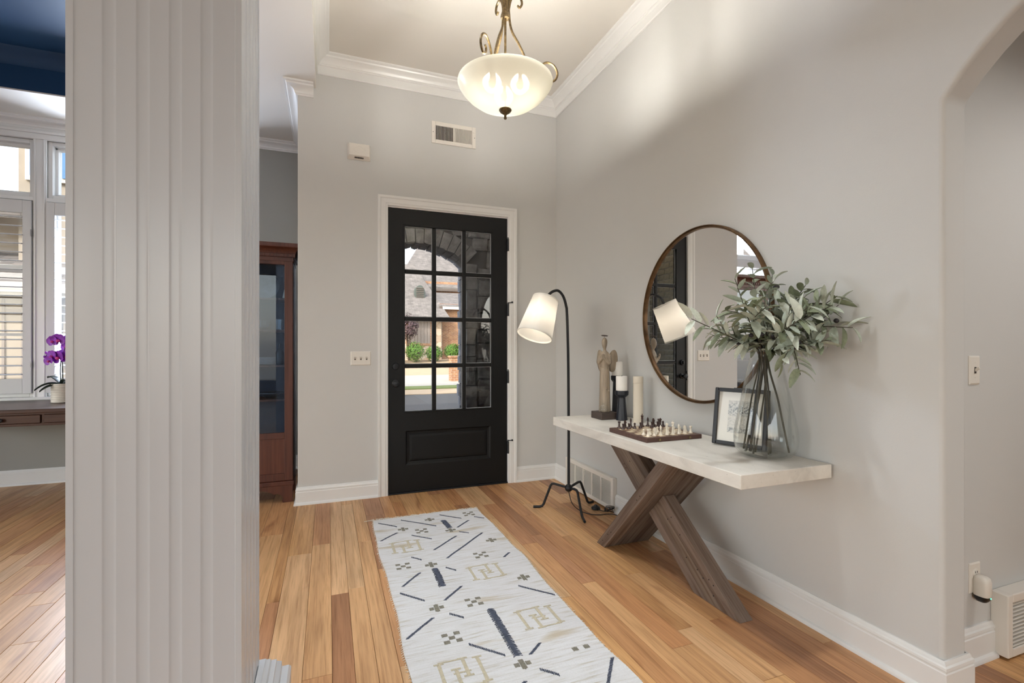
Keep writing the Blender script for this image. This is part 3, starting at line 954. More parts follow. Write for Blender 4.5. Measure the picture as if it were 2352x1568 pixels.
# ------------------------------------------------------------------ pendant lamp
def pendant():
    px, py = .89, 2.45
    t = thing('pendant_lamp', 'bronze pendant lamp with frosted cream glass bowl and scrolled arms', 'lamp', (px, py, 2.48))
    c = (px, py, 0)
    zr = 2.70
    prof = [(.012, 2.530), (.06, 2.534), (.11, 2.547), (.16, 2.570), (.205, 2.604), (.235, 2.638), (.250, 2.662), (.2550, 2.676), (.2530, 2.682)]
    MB().lathe(prof, 64, c, False).build('glass_bowl', 'frosted_bowl_glass', t, smooth=True, angle=60)
    MB().lathe([(.033, 2.534), (.034, 2.528), (.027, 2.518), (.014, 2.509), (.007, 2.504), (.006, 2.492), (.009, 2.487), (.006, 2.481), (.001, 2.479)], 24, c).build('finial', 'fixture_bronze', t, smooth=True)
    MB().tube([(px, py, 2.53), (px, py, 3.56)], .0065, 10).build('centre_rod', 'fixture_bronze', t, smooth=True)
    MB().lathe([(.022, 3.02), (.026, 3.03), (.022, 3.045), (.018, 3.06), (.018, 3.14), (.024, 3.15), (.012, 3.17)], 20, c).build('hub', 'fixture_bronze', t, smooth=True)
    MB().lathe([(.012, 3.53), (.03, 3.55), (.06, 3.585), (.066, 3.605), (.066, 3.61)], 28, c).build('ceiling_canopy', 'fixture_bronze', t, smooth=True)
    rt = Vector((math.cos(.36232), -math.sin(.36232), 0))
    tw = Vector((-math.sin(.36232), -math.cos(.36232), 0))
    for az in (-6, 114, 234):
        u = rt * math.cos(R(az)) + tw * math.sin(R(az))
        def P(r, z):
            return (px + u.x * r, py + u.y * r, z)
        MB().tube(bez([P(.018, 3.13), P(.020, 3.05), P(.034, 2.96), (P(.075, 2.885)), P(.115, 2.80), P(.140, 2.735), P(.148, 2.68), P(.135, 2.62)], 6), .0065, 8).build('arm', 'fixture_bronze', t, smooth=True)
        MB().tube(bez([P(.120, 2.625), P(.150, 2.705), P(.185, 2.770), P(.225, 2.798), P(.262, 2.785), P(.283, 2.748), P(.276, 2.712), P(.254, 2.698), P(.232, 2.712), P(.226, 2.734), P(.238, 2.746)], 6), .0062, 8).build('scroll', 'fixture_bronze', t, smooth=True)
        MB().tube(bez([P(.016, 3.05), P(.030, 3.12), P(.055, 3.150), P(.082, 3.135), P(.090, 3.105), P(.078, 3.085), P(.066, 3.095)], 6), .006, 8).build('upper_scroll', 'fixture_bronze', t, smooth=True)
        b = rt * math.cos(R(az + 150)) + tw * math.sin(R(az + 150))
        bp = (px + b.x * .085, py + b.y * .085)
        MB().ball((bp[0], bp[1], 2.650), .022, 14, 10, (1, 1, 1.3)).build('bulb', 'bulb_glow', t, smooth=True)
        MB().lathe([(.014, 0), (.016, .02), (.012, .05)], 14, (bp[0], bp[1], 2.673)).build('socket', 'fixture_bronze', t, smooth=True)
        l = light('pendant_bulb_light', 'POINT', (bp[0], bp[1], 2.650), 25.0, (1.0, .965, .90), shadow_soft_size=.05)
        l.location = (bp[0] - px, bp[1] - py, 2.650 - 2.48)
        l.parent = t
    return t
pendant()

# ------------------------------------------------------------------ floor lamp
def floor_lamp():
    bx, by = 1.727, 3.33
    t = thing('floor_lamp', 'black iron floor lamp with curved neck and tilted white drum shade', 'lamp', (bx, by, 0))
    bz = .178
    rt = Vector((math.cos(.36232), -math.sin(.36232), 0))
    tw = Vector((-math.sin(.36232), -math.cos(.36232), 0))
    MB().ball((bx, by, bz), .030, 20, 14).build('hub_ball', 'black_metal', t, smooth=True)
    B = Vector((bx, by, bz))
    def leg(knee, foot, toe):
        pts = [B, Vector(knee), Vector(foot), Vector(toe)]
        path = [pts[0]]
        for i in (1, 2):
            a = pts[i] + (pts[i - 1] - pts[i]).normalized() * .024
            b = pts[i] + (pts[i + 1] - pts[i]).normalized() * .024
            path += [a, (a + b) / 2 * .5 + pts[i] * .5, b]
        path.append(pts[3])
        MB().tube(path, .0095, 10).build('leg', 'black_metal', t, smooth=True)
    leg((1.630, 3.430, .200), (1.572, 3.470, .010), (1.503, 3.495, .010))
    leg((1.765, 3.265, .178), (1.753, 3.168, .010), (1.716, 3.060, .010))
    leg((1.850, 3.370, .210), (1.945, 3.415, .010), (2.000, 3.432, .012))
    # curved neck: rises, bends over toward the shade
    top = Vector((bx, by, 1.60))
    sh_top = Vector((bx, by, 0)) + rt * -.155 + tw * .02 + Vector((0, 0, 1.655))
    neck = [(bx, by, bz + .02), (bx, by, .7), (bx - rt.x * .004, by - rt.y * .004, 1.2), (bx - rt.x * .012, by - rt.y * .012, 1.50)]
    arcp = [(-.022, 1.58, .01), (-.046, 1.646, .03), (-.084, 1.682, .06), (-.124, 1.676, .09), (-.158, 1.650, .108), (-.184, 1.608, .116)]
    neck += [(bx + rt.x * a + tw.x * k, by + rt.y * a + tw.y * k, z) for a, z, k in arcp]
    MB().tube(bez(neck, 6), .0105, 10).build('curved_neck', 'black_metal', t, smooth=True)
    # shade
    ax = (rt * -.092 + tw * .10 + Vector((0, 0, -.290))).normalized()
    o0 = Vector((bx, by, 0)) + rt * -.186 + tw * .115 + Vector((0, 0, 1.612))
    q = Vector((0, 0, -1)).rotation_difference(ax).to_matrix()
    L = .300
    MB().lathe([(.098, 0), (.131, -L)], 48, o0, False, q).build('shade', 'shade_fabric', t, smooth=True, angle=60)
    MB().lathe([(.0988, .002), (.1002, -.010), (.0970, -.010), (.0955, .002)], 48, o0, False, q).build('shade_hem', 'shade_linen', t, smooth=True)
    MB().lathe([(.1305, -L + .010), (.1322, -L - .002), (.1280, -L - .002), (.1278, -L + .010)], 48, o0, False, q).build('shade_hem', 'shade_linen', t, smooth=True)
    sp = MB()
    for k in range(3):
        a = 2 * PI * k / 3
        sp.tube([o0 + q @ Vector((0, 0, -.012)), o0 + q @ Vector((.097 * math.cos(a), .097 * math.sin(a), -.004))], .002, 6)
    sp.build('shade_spider', 'black_metal', t)
    bl = o0 + ax * .15
    MB().ball(bl, .032, 16, 10).build('bulb', 'bulb_glow', t, smooth=True)
    MB().tube([o0 + ax * .0, o0 + ax * .11], .016, 12).build('socket', 'black_metal', t, smooth=True)
    l = light('floor_lamp_light', 'POINT', bl, .5, (1.0, .96, .90), shadow_soft_size=.04)
    l.location = bl - Vector((bx, by, 0))
    l.parent = t
    # cord, foot switch and coil
    cord = bez([(bx, by, bz - .028), (bx + .010, by - .04, .07), (1.80, 3.28, .010), (1.84, 3.20, .005), (1.90, 3.16, .005), (1.955, 3.155, .005), (2.0, 3.13, .006), (2.025, 3.05, .005), (2.028, 2.90, .005)], 8)
    MB().tube(cord, .0032, 6).build('power_cord', 'lamp_cord', t, smooth=True)
    co = []
    for k in range(40):
        a = k * .55
        co.append((1.975 + .030 * math.cos(a), 3.150 + .022 * math.sin(a * .9), .010 + .018 * (1 + math.sin(a * .7)) + .0006 * k))
    MB().tube(bez(co, 3), .0032, 6).build('cord_bundle', 'black_plastic', t, smooth=True)
    MB().tube(bez([(1.972, 3.16, .02), (1.96, 3.23, .006), (1.935, 3.29, .008), (1.925, 3.33, .006)], 6), .0032, 6).build('switch_cord', 'lamp_cord', t, smooth=True)
    MB().lathe([(.034, .001), (.036, .008), (.030, .020), (.014, .026), (.012, .034), (.004, .036)], 24, (1.945, 3.295, 0)).build('foot_switch', 'black_plastic', t, smooth=True)
floor_lamp()

# ------------------------------------------------------------------ console table
def console():
    X0, X1, Y0, Y1, Z1 = 1.527, 2.040, 1.475, 3.189, .752
    t = thing('console_table', 'console table with pale stone top and crossed reclaimed wood legs', 'table', ((X0 + X1) / 2, (Y0 + Y1) / 2, 0))
    MB().box(X0, X1, Y0, Y1, .693, Z1).build('tabletop', 'table_stone', t, bevel=.003)
    ang = math.atan2(.702, .703)
    # wide slanted panel of two boards
    def slab(name, xa, xb, yz, mat='table_reclaimed'):
        """yz outline in world Y,Z; object origin on the slab, tilted so that the grain runs along it"""
        d = Vector((yz[1][0] - yz[0][0], yz[1][1] - yz[0][1])).normalized()
        a = math.atan2(d.x, d.y)
        cy = sum(p[0] for p in yz) / len(yz)
        cz = sum(p[1] for p in yz) / len(yz)
        M = Matrix.Translation((0, cy, cz)) @ Matrix.Rotation(-a, 4, 'X')
        mi = M.inverted()
        mb = MB().prism(yz, xa, xb, 'x')
        me = mb.mesh(name)
        me.transform(mi)
        me.materials.append(MATS[mat])
        o = link(name, me, t)
        o.matrix_local = LOC[t.name].inverted() @ M
        bv = o.modifiers.new('bevel', 'BEVEL')
        bv.width = .0025
        bv.segments = 1
        return o, M
    xa, xb = 1.620, 1.956
    z1 = .693
    def Bq(y0, y1):
        return [(y0, 0), (y0 - .945 * z1, z1), (y1 - .945 * z1, z1), (y1, 0)]
    slab('leg_board', xa, 1.702, Bq(2.646, 2.735))
    slab('leg_board', 1.7028, 1.872, Bq(2.6465, 2.7345))
    slab('leg_board', 1.8728, xb, Bq(2.646, 2.735))
    # narrow beam pair crossing it, in two lengths either side of the panel
    def A(y, z):
        return y + 1.285 * z
    # lower half ends on panel's near face, upper half starts on its far face
    def cut(y0, off):     # height where beam line y0+1.285z meets panel line off-.945z
        return (off - y0) / (1.285 + .945)
    for nm, y0, y1 in (('leg_beam', 1.697, 1.790), ('leg_beam', 1.791, 1.905), ('leg_beam', 1.906, 1.997)):
        za, zb = cut(y0, 2.646), cut(y1, 2.646)
        slab(nm, 1.752, 1.833, [(y0, 0), (A(y0, za), za), (A(y1, zb), zb), (y1, 0)])
        za, zb = cut(y0, 2.735), cut(y1, 2.735)
        slab(nm, 1.752, 1.833, [(A(y0, za), za), (A(y0, z1), z1), (A(y1, z1), z1), (A(y1, zb), zb)])
    # nail holes
    nh = MB()
    for (y, z) in ((1.93, .105), (1.97, .13), (1.86, .10), (1.89, .115), (1.86, .05), (2.17, .33), (2.20, .31), (2.10, .26), (2.05, .16), (2.62, .52), (2.60, .50), (2.56, .55)):
        nh.lathe([(.0035, -.0006), (.0035, .0006)], 6, (1.7518, y, z), True, Matrix.Rotation(R(90), 3, 'Y'))
    for (y, z) in ((2.66, .04), (2.60, .10), (2.565, .125), (2.30, .40), (2.27, .43)):
        nh.lathe([(.0035, -.0006), (.0035, .0006)], 6, (1.6198, y, z), True, Matrix.Rotation(R(90), 3, 'Y'))
    nh.build('nail_holes', 'dark_void', t)['kind'] = 'stuff'
console()

# ------------------------------------------------------------------ mirror
def mirror():
    cy, cz, r = 2.295, 1.448, .521
    t = thing('round_mirror', 'large round wall mirror in a thin aged bronze frame', 'mirror', (XW, cy, cz - r))
    Mx = Matrix.Rotation(R(-90), 3, 'Y')
    MB().lathe([(r, 0), (r, .020), (r - .002, .024), (r - .006, .025), (r - .0075, .021), (r - .0085, .016), (r - .0105, .016), (r - .012, .019), (r - .015, .019), (r - .016, .014), (r - .018, .008), (r - .018, 0)], 96, (XW - .001, cy, cz), False, Mx).build('frame', 'mirror_bronze', t, smooth=True, angle=40)
    MB().lathe([(r - .017, .004), (r - .017, .006)], 96, (XW - .001, cy, cz), True, Mx).build('glass', 'mirror_silver', t)
    MB().lathe([(r - .018, .0), (r - .018, .0035)], 64, (XW - .001, cy, cz), True, Mx).build('backing', 'mirror_back', t)
mirror()

# ------------------------------------------------------------------ vase with olive branches
VX, VY = 1.912, 1.702
def vase():
    t = thing('glass_vase', 'tall clear glass vase tapering to a narrow mouth, holding olive branches', 'vase', (VX, VY, .752))
    prof = [(.002, .7525), (.060, .7525), (.092, .754), (.112, .762), (.128, .780), (.135, .804), (.138, .832), (.136, .870), (.127, .920), (.114, .985), (.100, 1.050), (.087, 1.115), (.074, 1.175), (.065, 1.215), (.0635, 1.236), (.066, 1.240)]
    MB().lathe(prof, 64, (VX, VY, 0), False).build('glass_wall', 'vase_glass', t, smooth=True, angle=60)
    inn = [(r - .0035, z + (.006 if z < .80 else 0)) for r, z in prof[1:]]
    MB().lathe(inn, 64, (VX, VY, 0), False).build('inner_glass', 'vase_glass', t, smooth=True, angle=60)
    rim = [(VX + .066 * math.cos(2 * PI * k / 48), VY + .066 * math.sin(2 * PI * k / 48), 1.240) for k in range(49)]
    MB().tube(rim, .0022, 6, False).build('rim', 'bottle_glass', t, smooth=True)
    MB().lathe([(.05, .758), (.085, .760), (.092, .764), (.085, .767), (.05, .766)], 48, (VX, VY, 0), False).build('thick_base', 'bottle_glass', t, smooth=True)
vase()

BR = [
  ((1.777, 1.701, 0.795), (1.865, 1.699, 1.228), (1.671, 1.666, 1.301), (1.456, 1.673, 1.38)),
  ((1.836, 1.721, 0.775), (1.879, 1.705, 1.228), (1.762, 1.706, 1.282), (1.643, 1.751, 1.312)),
  ((1.823, 1.704, 0.778), (1.88, 1.693, 1.228), (1.754, 1.645, 1.369), (1.661, 1.637, 1.557)),
  ((1.891, 1.657, 0.772), (1.892, 1.7, 1.228), (1.837, 1.678, 1.412), (1.798, 1.671, 1.612)),
  ((1.957, 1.718, 0.772), (1.908, 1.704, 1.228), (1.926, 1.698, 1.415), (1.934, 1.684, 1.593)),
  ((1.809, 1.721, 0.776), (1.911, 1.692, 1.228), (1.931, 1.621, 1.391), (1.968, 1.543, 1.531)),
  ((1.918, 1.679, 0.772), (1.917, 1.69, 1.228), (1.955, 1.564, 1.369), (1.985, 1.412, 1.472)),
  ((1.82, 1.727, 0.778), (1.923, 1.688, 1.228), (1.965, 1.529, 1.339), (1.968, 1.336, 1.337)),
  ((1.988, 1.642, 0.776), (1.902, 1.675, 1.228), (1.896, 1.527, 1.356), (1.924, 1.388, 1.431)),
  ((1.844, 1.697, 0.774), (1.892, 1.657, 1.229), (1.798, 1.479, 1.271), (1.783, 1.42, 1.148)),
  ((1.971, 1.627, 0.776), (1.881, 1.661, 1.229), (1.904, 1.503, 1.253), (1.898, 1.42, 1.28)),
  ((1.802, 1.67, 0.776), (1.850, 1.667, 1.229), (1.690, 1.566, 1.362), (1.665, 1.479, 1.423)),
  ((1.866, 1.645, 0.772), (1.867, 1.659, 1.229), (1.775, 1.504, 1.315), (1.757, 1.400, 1.370)),
]
def leaf_mesh(curl, wid, matn):
    n = 6
    L = 1.0
    vs, fs = [], []
    for i in range(n + 1):
        u = i / n
        w_ = wid * (math.sin(PI * min(1, u * .94 + .05)) ** .62) * (1 - .12 * u)
        if i == n:
            w_ = wid * .12
        if i == 0:
            w_ = wid * .08
        z = -curl * u * u
        vs += [(u * L, -w_, z + .06 * w_ / wid), (u * L, 0, z - .02), (u * L, w_, z + .06 * w_ / wid)]
    for i in range(n):
        a = i * 3
        fs += [(a, a + 1, a + 4, a + 3), (a + 1, a + 2, a + 5, a + 4)]
    me = bpy.data.meshes.new('leaf')
    me.from_pydata(vs, [], fs)
    me.materials.append(MATS[matn])
    shade(me, 180)
    return me
LEAVES = [leaf_mesh(c_, w_, m_) for m_ in ('leaf_sage', 'leaf_pale', 'leaf_olive') for c_, w_ in ((.14, .185), (.38, .205), (.22, .17))]
OLIVE = MB().ball((0, 0, 0), 1, 12, 8, (.8, .8, 1.1)).mesh('olive')
OLIVE.materials.append(MATS['olive_black'])
shade(OLIVE, 180)

NAMED = {0: 'long olive branch reaching from the vase toward the floor lamp', 3: 'tallest upright olive branch rising before the round mirror', 7: 'long olive branch reaching level from the vase toward the arch',
         9: 'drooping olive branch hanging below the mouth of the glass vase', 1: 'short olive branch leaning low over the picture frame'}
def branches():
    r = random.Random(5)
    for bi, (p0, p1, p2, p3) in enumerate(BR):
        pts = [Vector(p) for p in (p0, p1, p2, p3)]
        mid = (pts[0] + pts[1]) / 2
        path = bez([pts[0], mid, pts[1], pts[2], pts[3]], 7)
        t = thing('olive_branch', NAMED.get(bi, 'leafy grey-green olive branch in the middle of the glass vase bunch'), 'branch', p0, group='olive branches in the glass vase')
        rad = [.0042 * (1 - .6 * i / (len(path) - 1)) for i in range(len(path))]
        st = MB().tube(path, rad, 7)
        # side twigs
        k0 = 15
        tw = []
        for j, k in enumerate((16, 19, 22)):
            d = (path[k + 1] - path[k - 1]).normalized()
            o_ = Vector((r.uniform(-1, 1), r.uniform(-1, 1), r.uniform(-.3, 1))).normalized()
            e = (d * .8 + o_ * .6).normalized()
            l_ = r.uniform(.09, .14)
            q = [path[k], path[k] + e * l_ * .5 + Vector((0, 0, .006)), path[k] + e * l_]
            if q[-1].x > 2.0:
                q = [Vector((min(v.x, 1.99), v.y, v.z)) for v in q]
            st.tube(bez(q, 4), .0015, 5)
            tw.append(bez(q, 4))
        st.build('stem', 'stem_brown', t, smooth=True, angle=180)
        slots = []
        phase = r.uniform(0, 2 * PI)
        main = path[14:]
        n = 19
        for i in range(n):
            u = .05 + .95 * (i + r.uniform(-.3, .3)) / (n - 1)
            u = max(0.02, min(1, u))
            f_ = u * (len(main) - 1)
            k = min(int(f_), len(main) - 2)
            slots.append((main[k].lerp(main[k + 1], f_ - k), (main[k + 1] - main[k]).normalized(), i))
        for q in tw:
            for i in range(6):
                k = min(int(i / 5 * (len(q) - 1)), len(q) - 2)
                slots.append((q[k + (1 if i == 5 else 0)], (q[k + 1] - q[k]).normalized(), i))
        for pos, d, i in slots:
            a = phase + (i % 2) * PI + r.uniform(-.7, .7)
            o_ = d.orthogonal().normalized()
            o_ = Matrix.Rotation(a, 3, d) @ o_
            e = (d * r.uniform(.35, .9) + o_ * .9 + Vector((0, 0, r.uniform(-.15, .15)))).normalized()
            L = r.uniform(.058, .100)
            if (pos + e * L).x > 2.045:
                e.x = -abs(e.x) * .3
                e.normalize()
            up = Vector((0, 0, 1)) - e * e.z + Vector((r.uniform(-.5, .5), r.uniform(-.5, .5), 0))
            y_ = up.cross(e).normalized()
            z_ = e.cross(y_)
            rot = Matrix((e, y_, z_)).transposed().to_euler()
            me = r.choice(LEAVES[:6] if r.random() < .72 else LEAVES[6:])
            put('leaf', me, None, t, pos, rot, (L, L, L))
        for _ in range(r.choice((1, 2, 3))):
            k = r.randrange(2, len(main) - 2)
            off = Vector((r.uniform(-1, 1), r.uniform(-1, 1), r.uniform(-1, .5))).normalized() * .030
            p = main[k] + off
            if p.x < 2.02:
                put('olive', OLIVE, None, t, p, (r.uniform(0, 3), r.uniform(0, 3), 0), (.0125,) * 3)
branches()

# ------------------------------------------------------------------ things on the console table
TZ = .752
def picture_frame():
    # bottom edge from (1.868,1.985) to (1.962,1.735), leaning back against the wall
    a, b = Vector((1.890, 2.010)), Vector((1.990, 1.760))
    d = (b - a).normalized()
    w_ = (b - a).length
    t = thing('picture_frame', 'black framed print with wide cream mat leaning behind the glass vase', 'picture', (a.x, a.y, TZ), math.atan2(d.y, d.x))
    # local: x along the bottom edge, y into the wall side, z up; lean back
    lean = R(9)
    H = .292
    def L(x, y, z):
        return (x, y * math.cos(lean) + z * math.sin(lean) + .0, z * math.cos(lean) - y * math.sin(lean) + .004)
    def bx(mb, x0, x1, y0, y1, z0, z1):
        m = MB().box(x0, x1, y0, y1, z0, z1)
        mb.add([L(*v) for v in m.v], m.f)
        return mb
    fw = .020
    f = MB()
    bx(f, 0, fw, -.018, 0, 0, H)
    bx(f, w_ - fw, w_, -.018, 0, 0, H)
    bx(f, fw, w_ - fw, -.018, 0, H - fw, H)
    bx(f, fw, w_ - fw, -.018, 0, 0, fw)
    f.build('frame', 'frame_black', t, bevel=.004, local=True)
    g = MB()
    for e_ in ((fw - .004, fw, fw - .004, H - fw + .004), (w_ - fw, w_ - fw + .004, fw - .004, H - fw + .004)):
        bx(g, e_[0], e_[1], -.021, -.016, e_[2], e_[3])
    bx(g, fw, w_ - fw, -.021, -.016, H - fw, H - fw + .004)
    bx(g, fw, w_ - fw, -.021, -.016, fw - .004, fw)
    g.build('inner_lip', 'frame_black', t, local=True)
    bx(MB(), fw, w_ - fw, -.006, -.001, fw, H - fw).build('mat_board', 'photo_mat', t, local=True)
    bx(MB(), .072, w_ - .072, -.0075, -.006, .066, H - .062).build('print', 'photo_print', t, local=True)
    bx(MB(), fw, w_ - fw, -.0105, -.0095, fw, H - fw).build('glazing', 'photo_glass', t, local=True)
    bx(MB(), .09, .17, .0, .004, .03, H + .004).build('easel_back', 'frame_black', t, local=True)
picture_frame()

def angel():
    cx, cy = 1.842, 2.998
    t = thing('angel_figurine', 'slender carved angel figurine with wings and halo on a dark wood block', 'figurine', (cx, cy, TZ))
    MB().box(cx - .070, cx + .068, cy - .075, cy + .070, TZ, TZ + .048).build('base_block', 'statue_base_wood', t, bevel=.003)
    def ring(x, y, z, rx, ry, n=20, rot=0.0):
        out = []
        for k in range(n):
            a = 2 * PI * k / n
            u, v = rx * math.cos(a), ry * math.sin(a)
            out.append((cx + x + u * math.cos(rot) - v * math.sin(rot), cy + y + u * math.sin(rot) + v * math.cos(rot), z))
        return out
    b = MB()
    z0 = TZ + .046
    secs = [(0, 0, z0, .041, .041), (0, 0, z0 + .004, .043, .043), (0, 0, z0 + .05, .040, .040), (0, 0, z0 + .14, .0375, .0365), (0, 0, z0 + .22, .0365, .034), (0, 0, z0 + .285, .0345, .031), (0, 0, z0 + .312, .0305, .026), (0, 0, z0 + .330, .031, .026),
            (0, 0, z0 + .365, .036, .028), (0, 0, z0 + .395, .0385, .027), (0, 0, z0 + .415, .034, .023), (0, 0, z0 + .428, .020, .017), (0, 0, z0 + .436, .0105, .011), (-.002, -.002, z0 + .448, .0105, .011),
            (-.004, -.004, z0 + .458, .014, .016), (-.005, -.005, z0 + .475, .0185, .0205), (-.004, -.004, z0 + .495, .0205, .0225), (-.003, -.003, z0 + .512, .018, .019), (-.002, -.002, z0 + .524, .010, .011), (-.002, -.002, z0 + .528, .002, .002)]
    b.loft([ring(*s_, rot=R(-45)) for s_ in secs])
    # folded arms, hands together before the chest, body facing -X -Y
    f_ = Vector((-.72, -.69, 0))
    sd = Vector((.69, -.72, 0))
    for s_ in (-1, 1):
        sh = Vector((cx, cy, z0 + .405)) + sd * s_ * .034
        el = Vector((cx, cy, z0 + .345)) + sd * s_ * .042 + f_ * .014
        ha = Vector((cx, cy, z0 + .388)) + sd * s_ * .004 + f_ * .046
        fi = ha + Vector((0, 0, .026)) + f_ * .002
        b.tube(bez([sh, (sh + el) / 2 + sd * s_ * .005, el, (el + ha) / 2 - Vector((0, 0, .003)), ha, fi], 4), [.0125] * 8 + [.011] * 4 + [.0095] * 4 + [.008] * 4 + [.003], 10)
    o = b.build('body', 'statue_resin', t, smooth=True, angle=180)
    m = o.modifiers.new('remesh', 'REMESH')
    m.mode = 'VOXEL'
    m.voxel_size = .0032
    m.use_smooth_shade = True
    sm = o.modifiers.new('smooth', 'SMOOTH')
    sm.iterations = 4
    # wings
    for s_ in (-1, 1):
        base = Vector((cx, cy, 0)) - f_ * .026 + sd * s_ * .010
        out = (sd * s_ * .80 - f_ * .6).normalized()
        P = [(.0, .335), (.008, .370), (.020, .408), (.036, .432), (.056, .440), (.072, .424), (.080, .390), (.079, .352), (.070, .316), (.054, .290), (.036, .280), (.018, .295)]
        P = [(v.x, v.y) for v in bez([(a, b, 0) for a, b in P + P[:1]], 3)][:-1]
        w = MB()
        nrm = out.cross(Vector((0, 0, 1)))
        n = len(P)
        ctr = (.042, .362)
        rings = []
        for sc_, th in ((1, -.003), (1.0, .003)):
            rings.append([tuple(base + out * u + Vector((0, 0, z0 + v)) + nrm * th) for u, v in P])
        fr = [tuple(base + out * (ctr[0] + (u - ctr[0]) * .62) + Vector((0, 0, z0 + ctr[1] + (v - ctr[1]) * .62)) + nrm * .0075) for u, v in P]
        bk = [tuple(base + out * (ctr[0] + (u - ctr[0]) * .62) + Vector((0, 0, z0 + ctr[1] + (v - ctr[1]) * .62)) - nrm * .0075) for u, v in P]
        w.loft([bk, rings[0], rings[1], fr])
        w.build('wing', 'statue_resin', t, smooth=True, angle=80)
    hc = Vector((cx - .003, cy - .003, z0 + .541))
    MB().tube([hc + Vector((.021 * math.cos(a), .021 * math.sin(a), .003 * math.sin(a))) for a in [2 * PI * k / 24 for k in range(25)]], .0030, 6, False).tube([hc + Vector((.021, 0, 0)) * .0 + Vector((0, 0, -.016)), hc + Vector((.0, .0, .0)), hc + Vector((.02, 0, 0))], .0012, 5).build('halo', 'statue_base_wood', t, smooth=True)
    bl = MB()
    zb = z0 + .318
    bl.tube([Vector((cx, cy, zb)) + Vector((.0325 * math.cos(a), .0285 * math.sin(a), 0)) for a in [2 * PI * k / 24 for k in range(25)]], .003, 6, False)
    k = Vector((cx, cy, 0)) + f_ * .012 + sd * .032
    bl.tube(bez([k + Vector((0, 0, zb)), k + f_ * .008 + Vector((0, 0, zb - .05)), k + f_ * .010 + sd * .004 + Vector((0, 0, zb - .16))], 5), .0022, 6).ball(k + f_ * .010 + sd * .004 + Vector((0, 0, zb - .165)), .0055, 8, 6)
    bl.tube(bez([k + Vector((0, 0, zb)), k + f_ * .020 - sd * .006 + Vector((0, 0, zb - .06)), k + f_ * .022 - sd * .010 + Vector((0, 0, zb - .145))], 5), .0022, 6).ball(k + f_ * .022 - sd * .010 + Vector((0, 0, zb - .15)), .0055, 8, 6)
    bl.build('rope_belt', 'statue_resin', t, smooth=True)
    # small glass bud vase on the block
    v = thing('bud_vase', 'tiny round clear glass bottle at the feet of the angel', 'vase', (cx - .040, cy - .042, TZ + .048))
    MB().lathe([(.002, .001), (.018, .001), (.030, .008), (.0345, .020), (.031, .033), (.019, .044), (.010, .050), (.0085, .060), (.011, .064)], 32, (cx - .030, cy - .036, TZ + .048), False).build('bottle', 'bottle_glass', v, smooth=True, angle=60)
    MB().tube([(cx - .030 + .011 * math.cos(a), cy - .036 + .011 * math.sin(a), TZ + .112) for a in [2 * PI * q / 20 for q in range(21)]], .0012, 5, False).build('lip', 'bottle_glass', v, smooth=True)
angel()

def candle_holder(x, y, h_cup, rc, label_h, label_c, hc, tall):
    t = thing('candle_holder', label_h, 'candle holder', (x, y, TZ))
    if tall:
        prof = [(.040, 0), (.040, .004), (.036, .10), (.031, h_cup - .052), (.031, h_cup - .048), (rc, h_cup - .030), (rc + .001, h_cup - .003), (rc - .003, h_cup)]
    else:
        prof = [(.040, 0), (.040, .004), (.034, .06), (.026, h_cup - .052), (.026, h_cup - .046), (.040, h_cup - .034), (rc - .001, h_cup - .028), (rc, h_cup - .004), (rc - .004, h_cup)]
    m = MB().lathe(prof, 8 if tall else 12, (x, y, TZ), True, Matrix.Rotation(R(22), 3, 'Z'))
    m.build('body', 'candle_holder_black', t, bevel=.0025)
    m = MB().lathe([(rc - .004, h_cup), (rc - .006, h_cup + .0005)], 12, (x, y, TZ)).build('cup_floor', 'candle_holder_black', t)
    c = thing('pillar_candle', label_c, 'candle', (x, y, TZ + h_cup))
    rr = .0385
    MB().lathe([(rr, .0008), (rr + .0005, .01), (rr + .0005, hc - .003), (rr - .002, hc), (.02, hc - .002), (.004, hc - .004)], 32, (x, y, TZ + h_cup)).build('wax', 'candle_wax', c, smooth=True, angle=40)
    MB().tube([(x, y, TZ + h_cup + hc - .006), (x + .001, y, TZ + h_cup + hc + .006)], .0012, 5).build('wick', 'dark_void', c)
candle_holder(1.905, 2.880, .205, .0475, 'short black faceted candle holder in front of its taller mate', 'white pillar candle on the shorter black holder', .100, False)
candle_holder(1.960, 3.020, .300, .0450, 'taller black angular candle holder beside the angel figurine', 'white pillar candle on the taller black holder', .100, True)

def canister():
    x, y = 1.945, 2.745
    t = thing('cream_canister', 'plain cream cylinder with fitted lid beside the black candle holders', 'canister', (x, y, TZ))
    MB().lathe([(.0325, 0), (.033, .003), (.033, .2640), (.0325, .2645)], 40, (x, y, TZ)).build('body', 'canister_cream', t, smooth=True)
    MB().lathe([(.0325, .2655), (.0334, .2665), (.0334, .306), (.032, .310)], 40, (x, y, TZ)).build('lid', 'canister_cream', t, smooth=True)
canister()

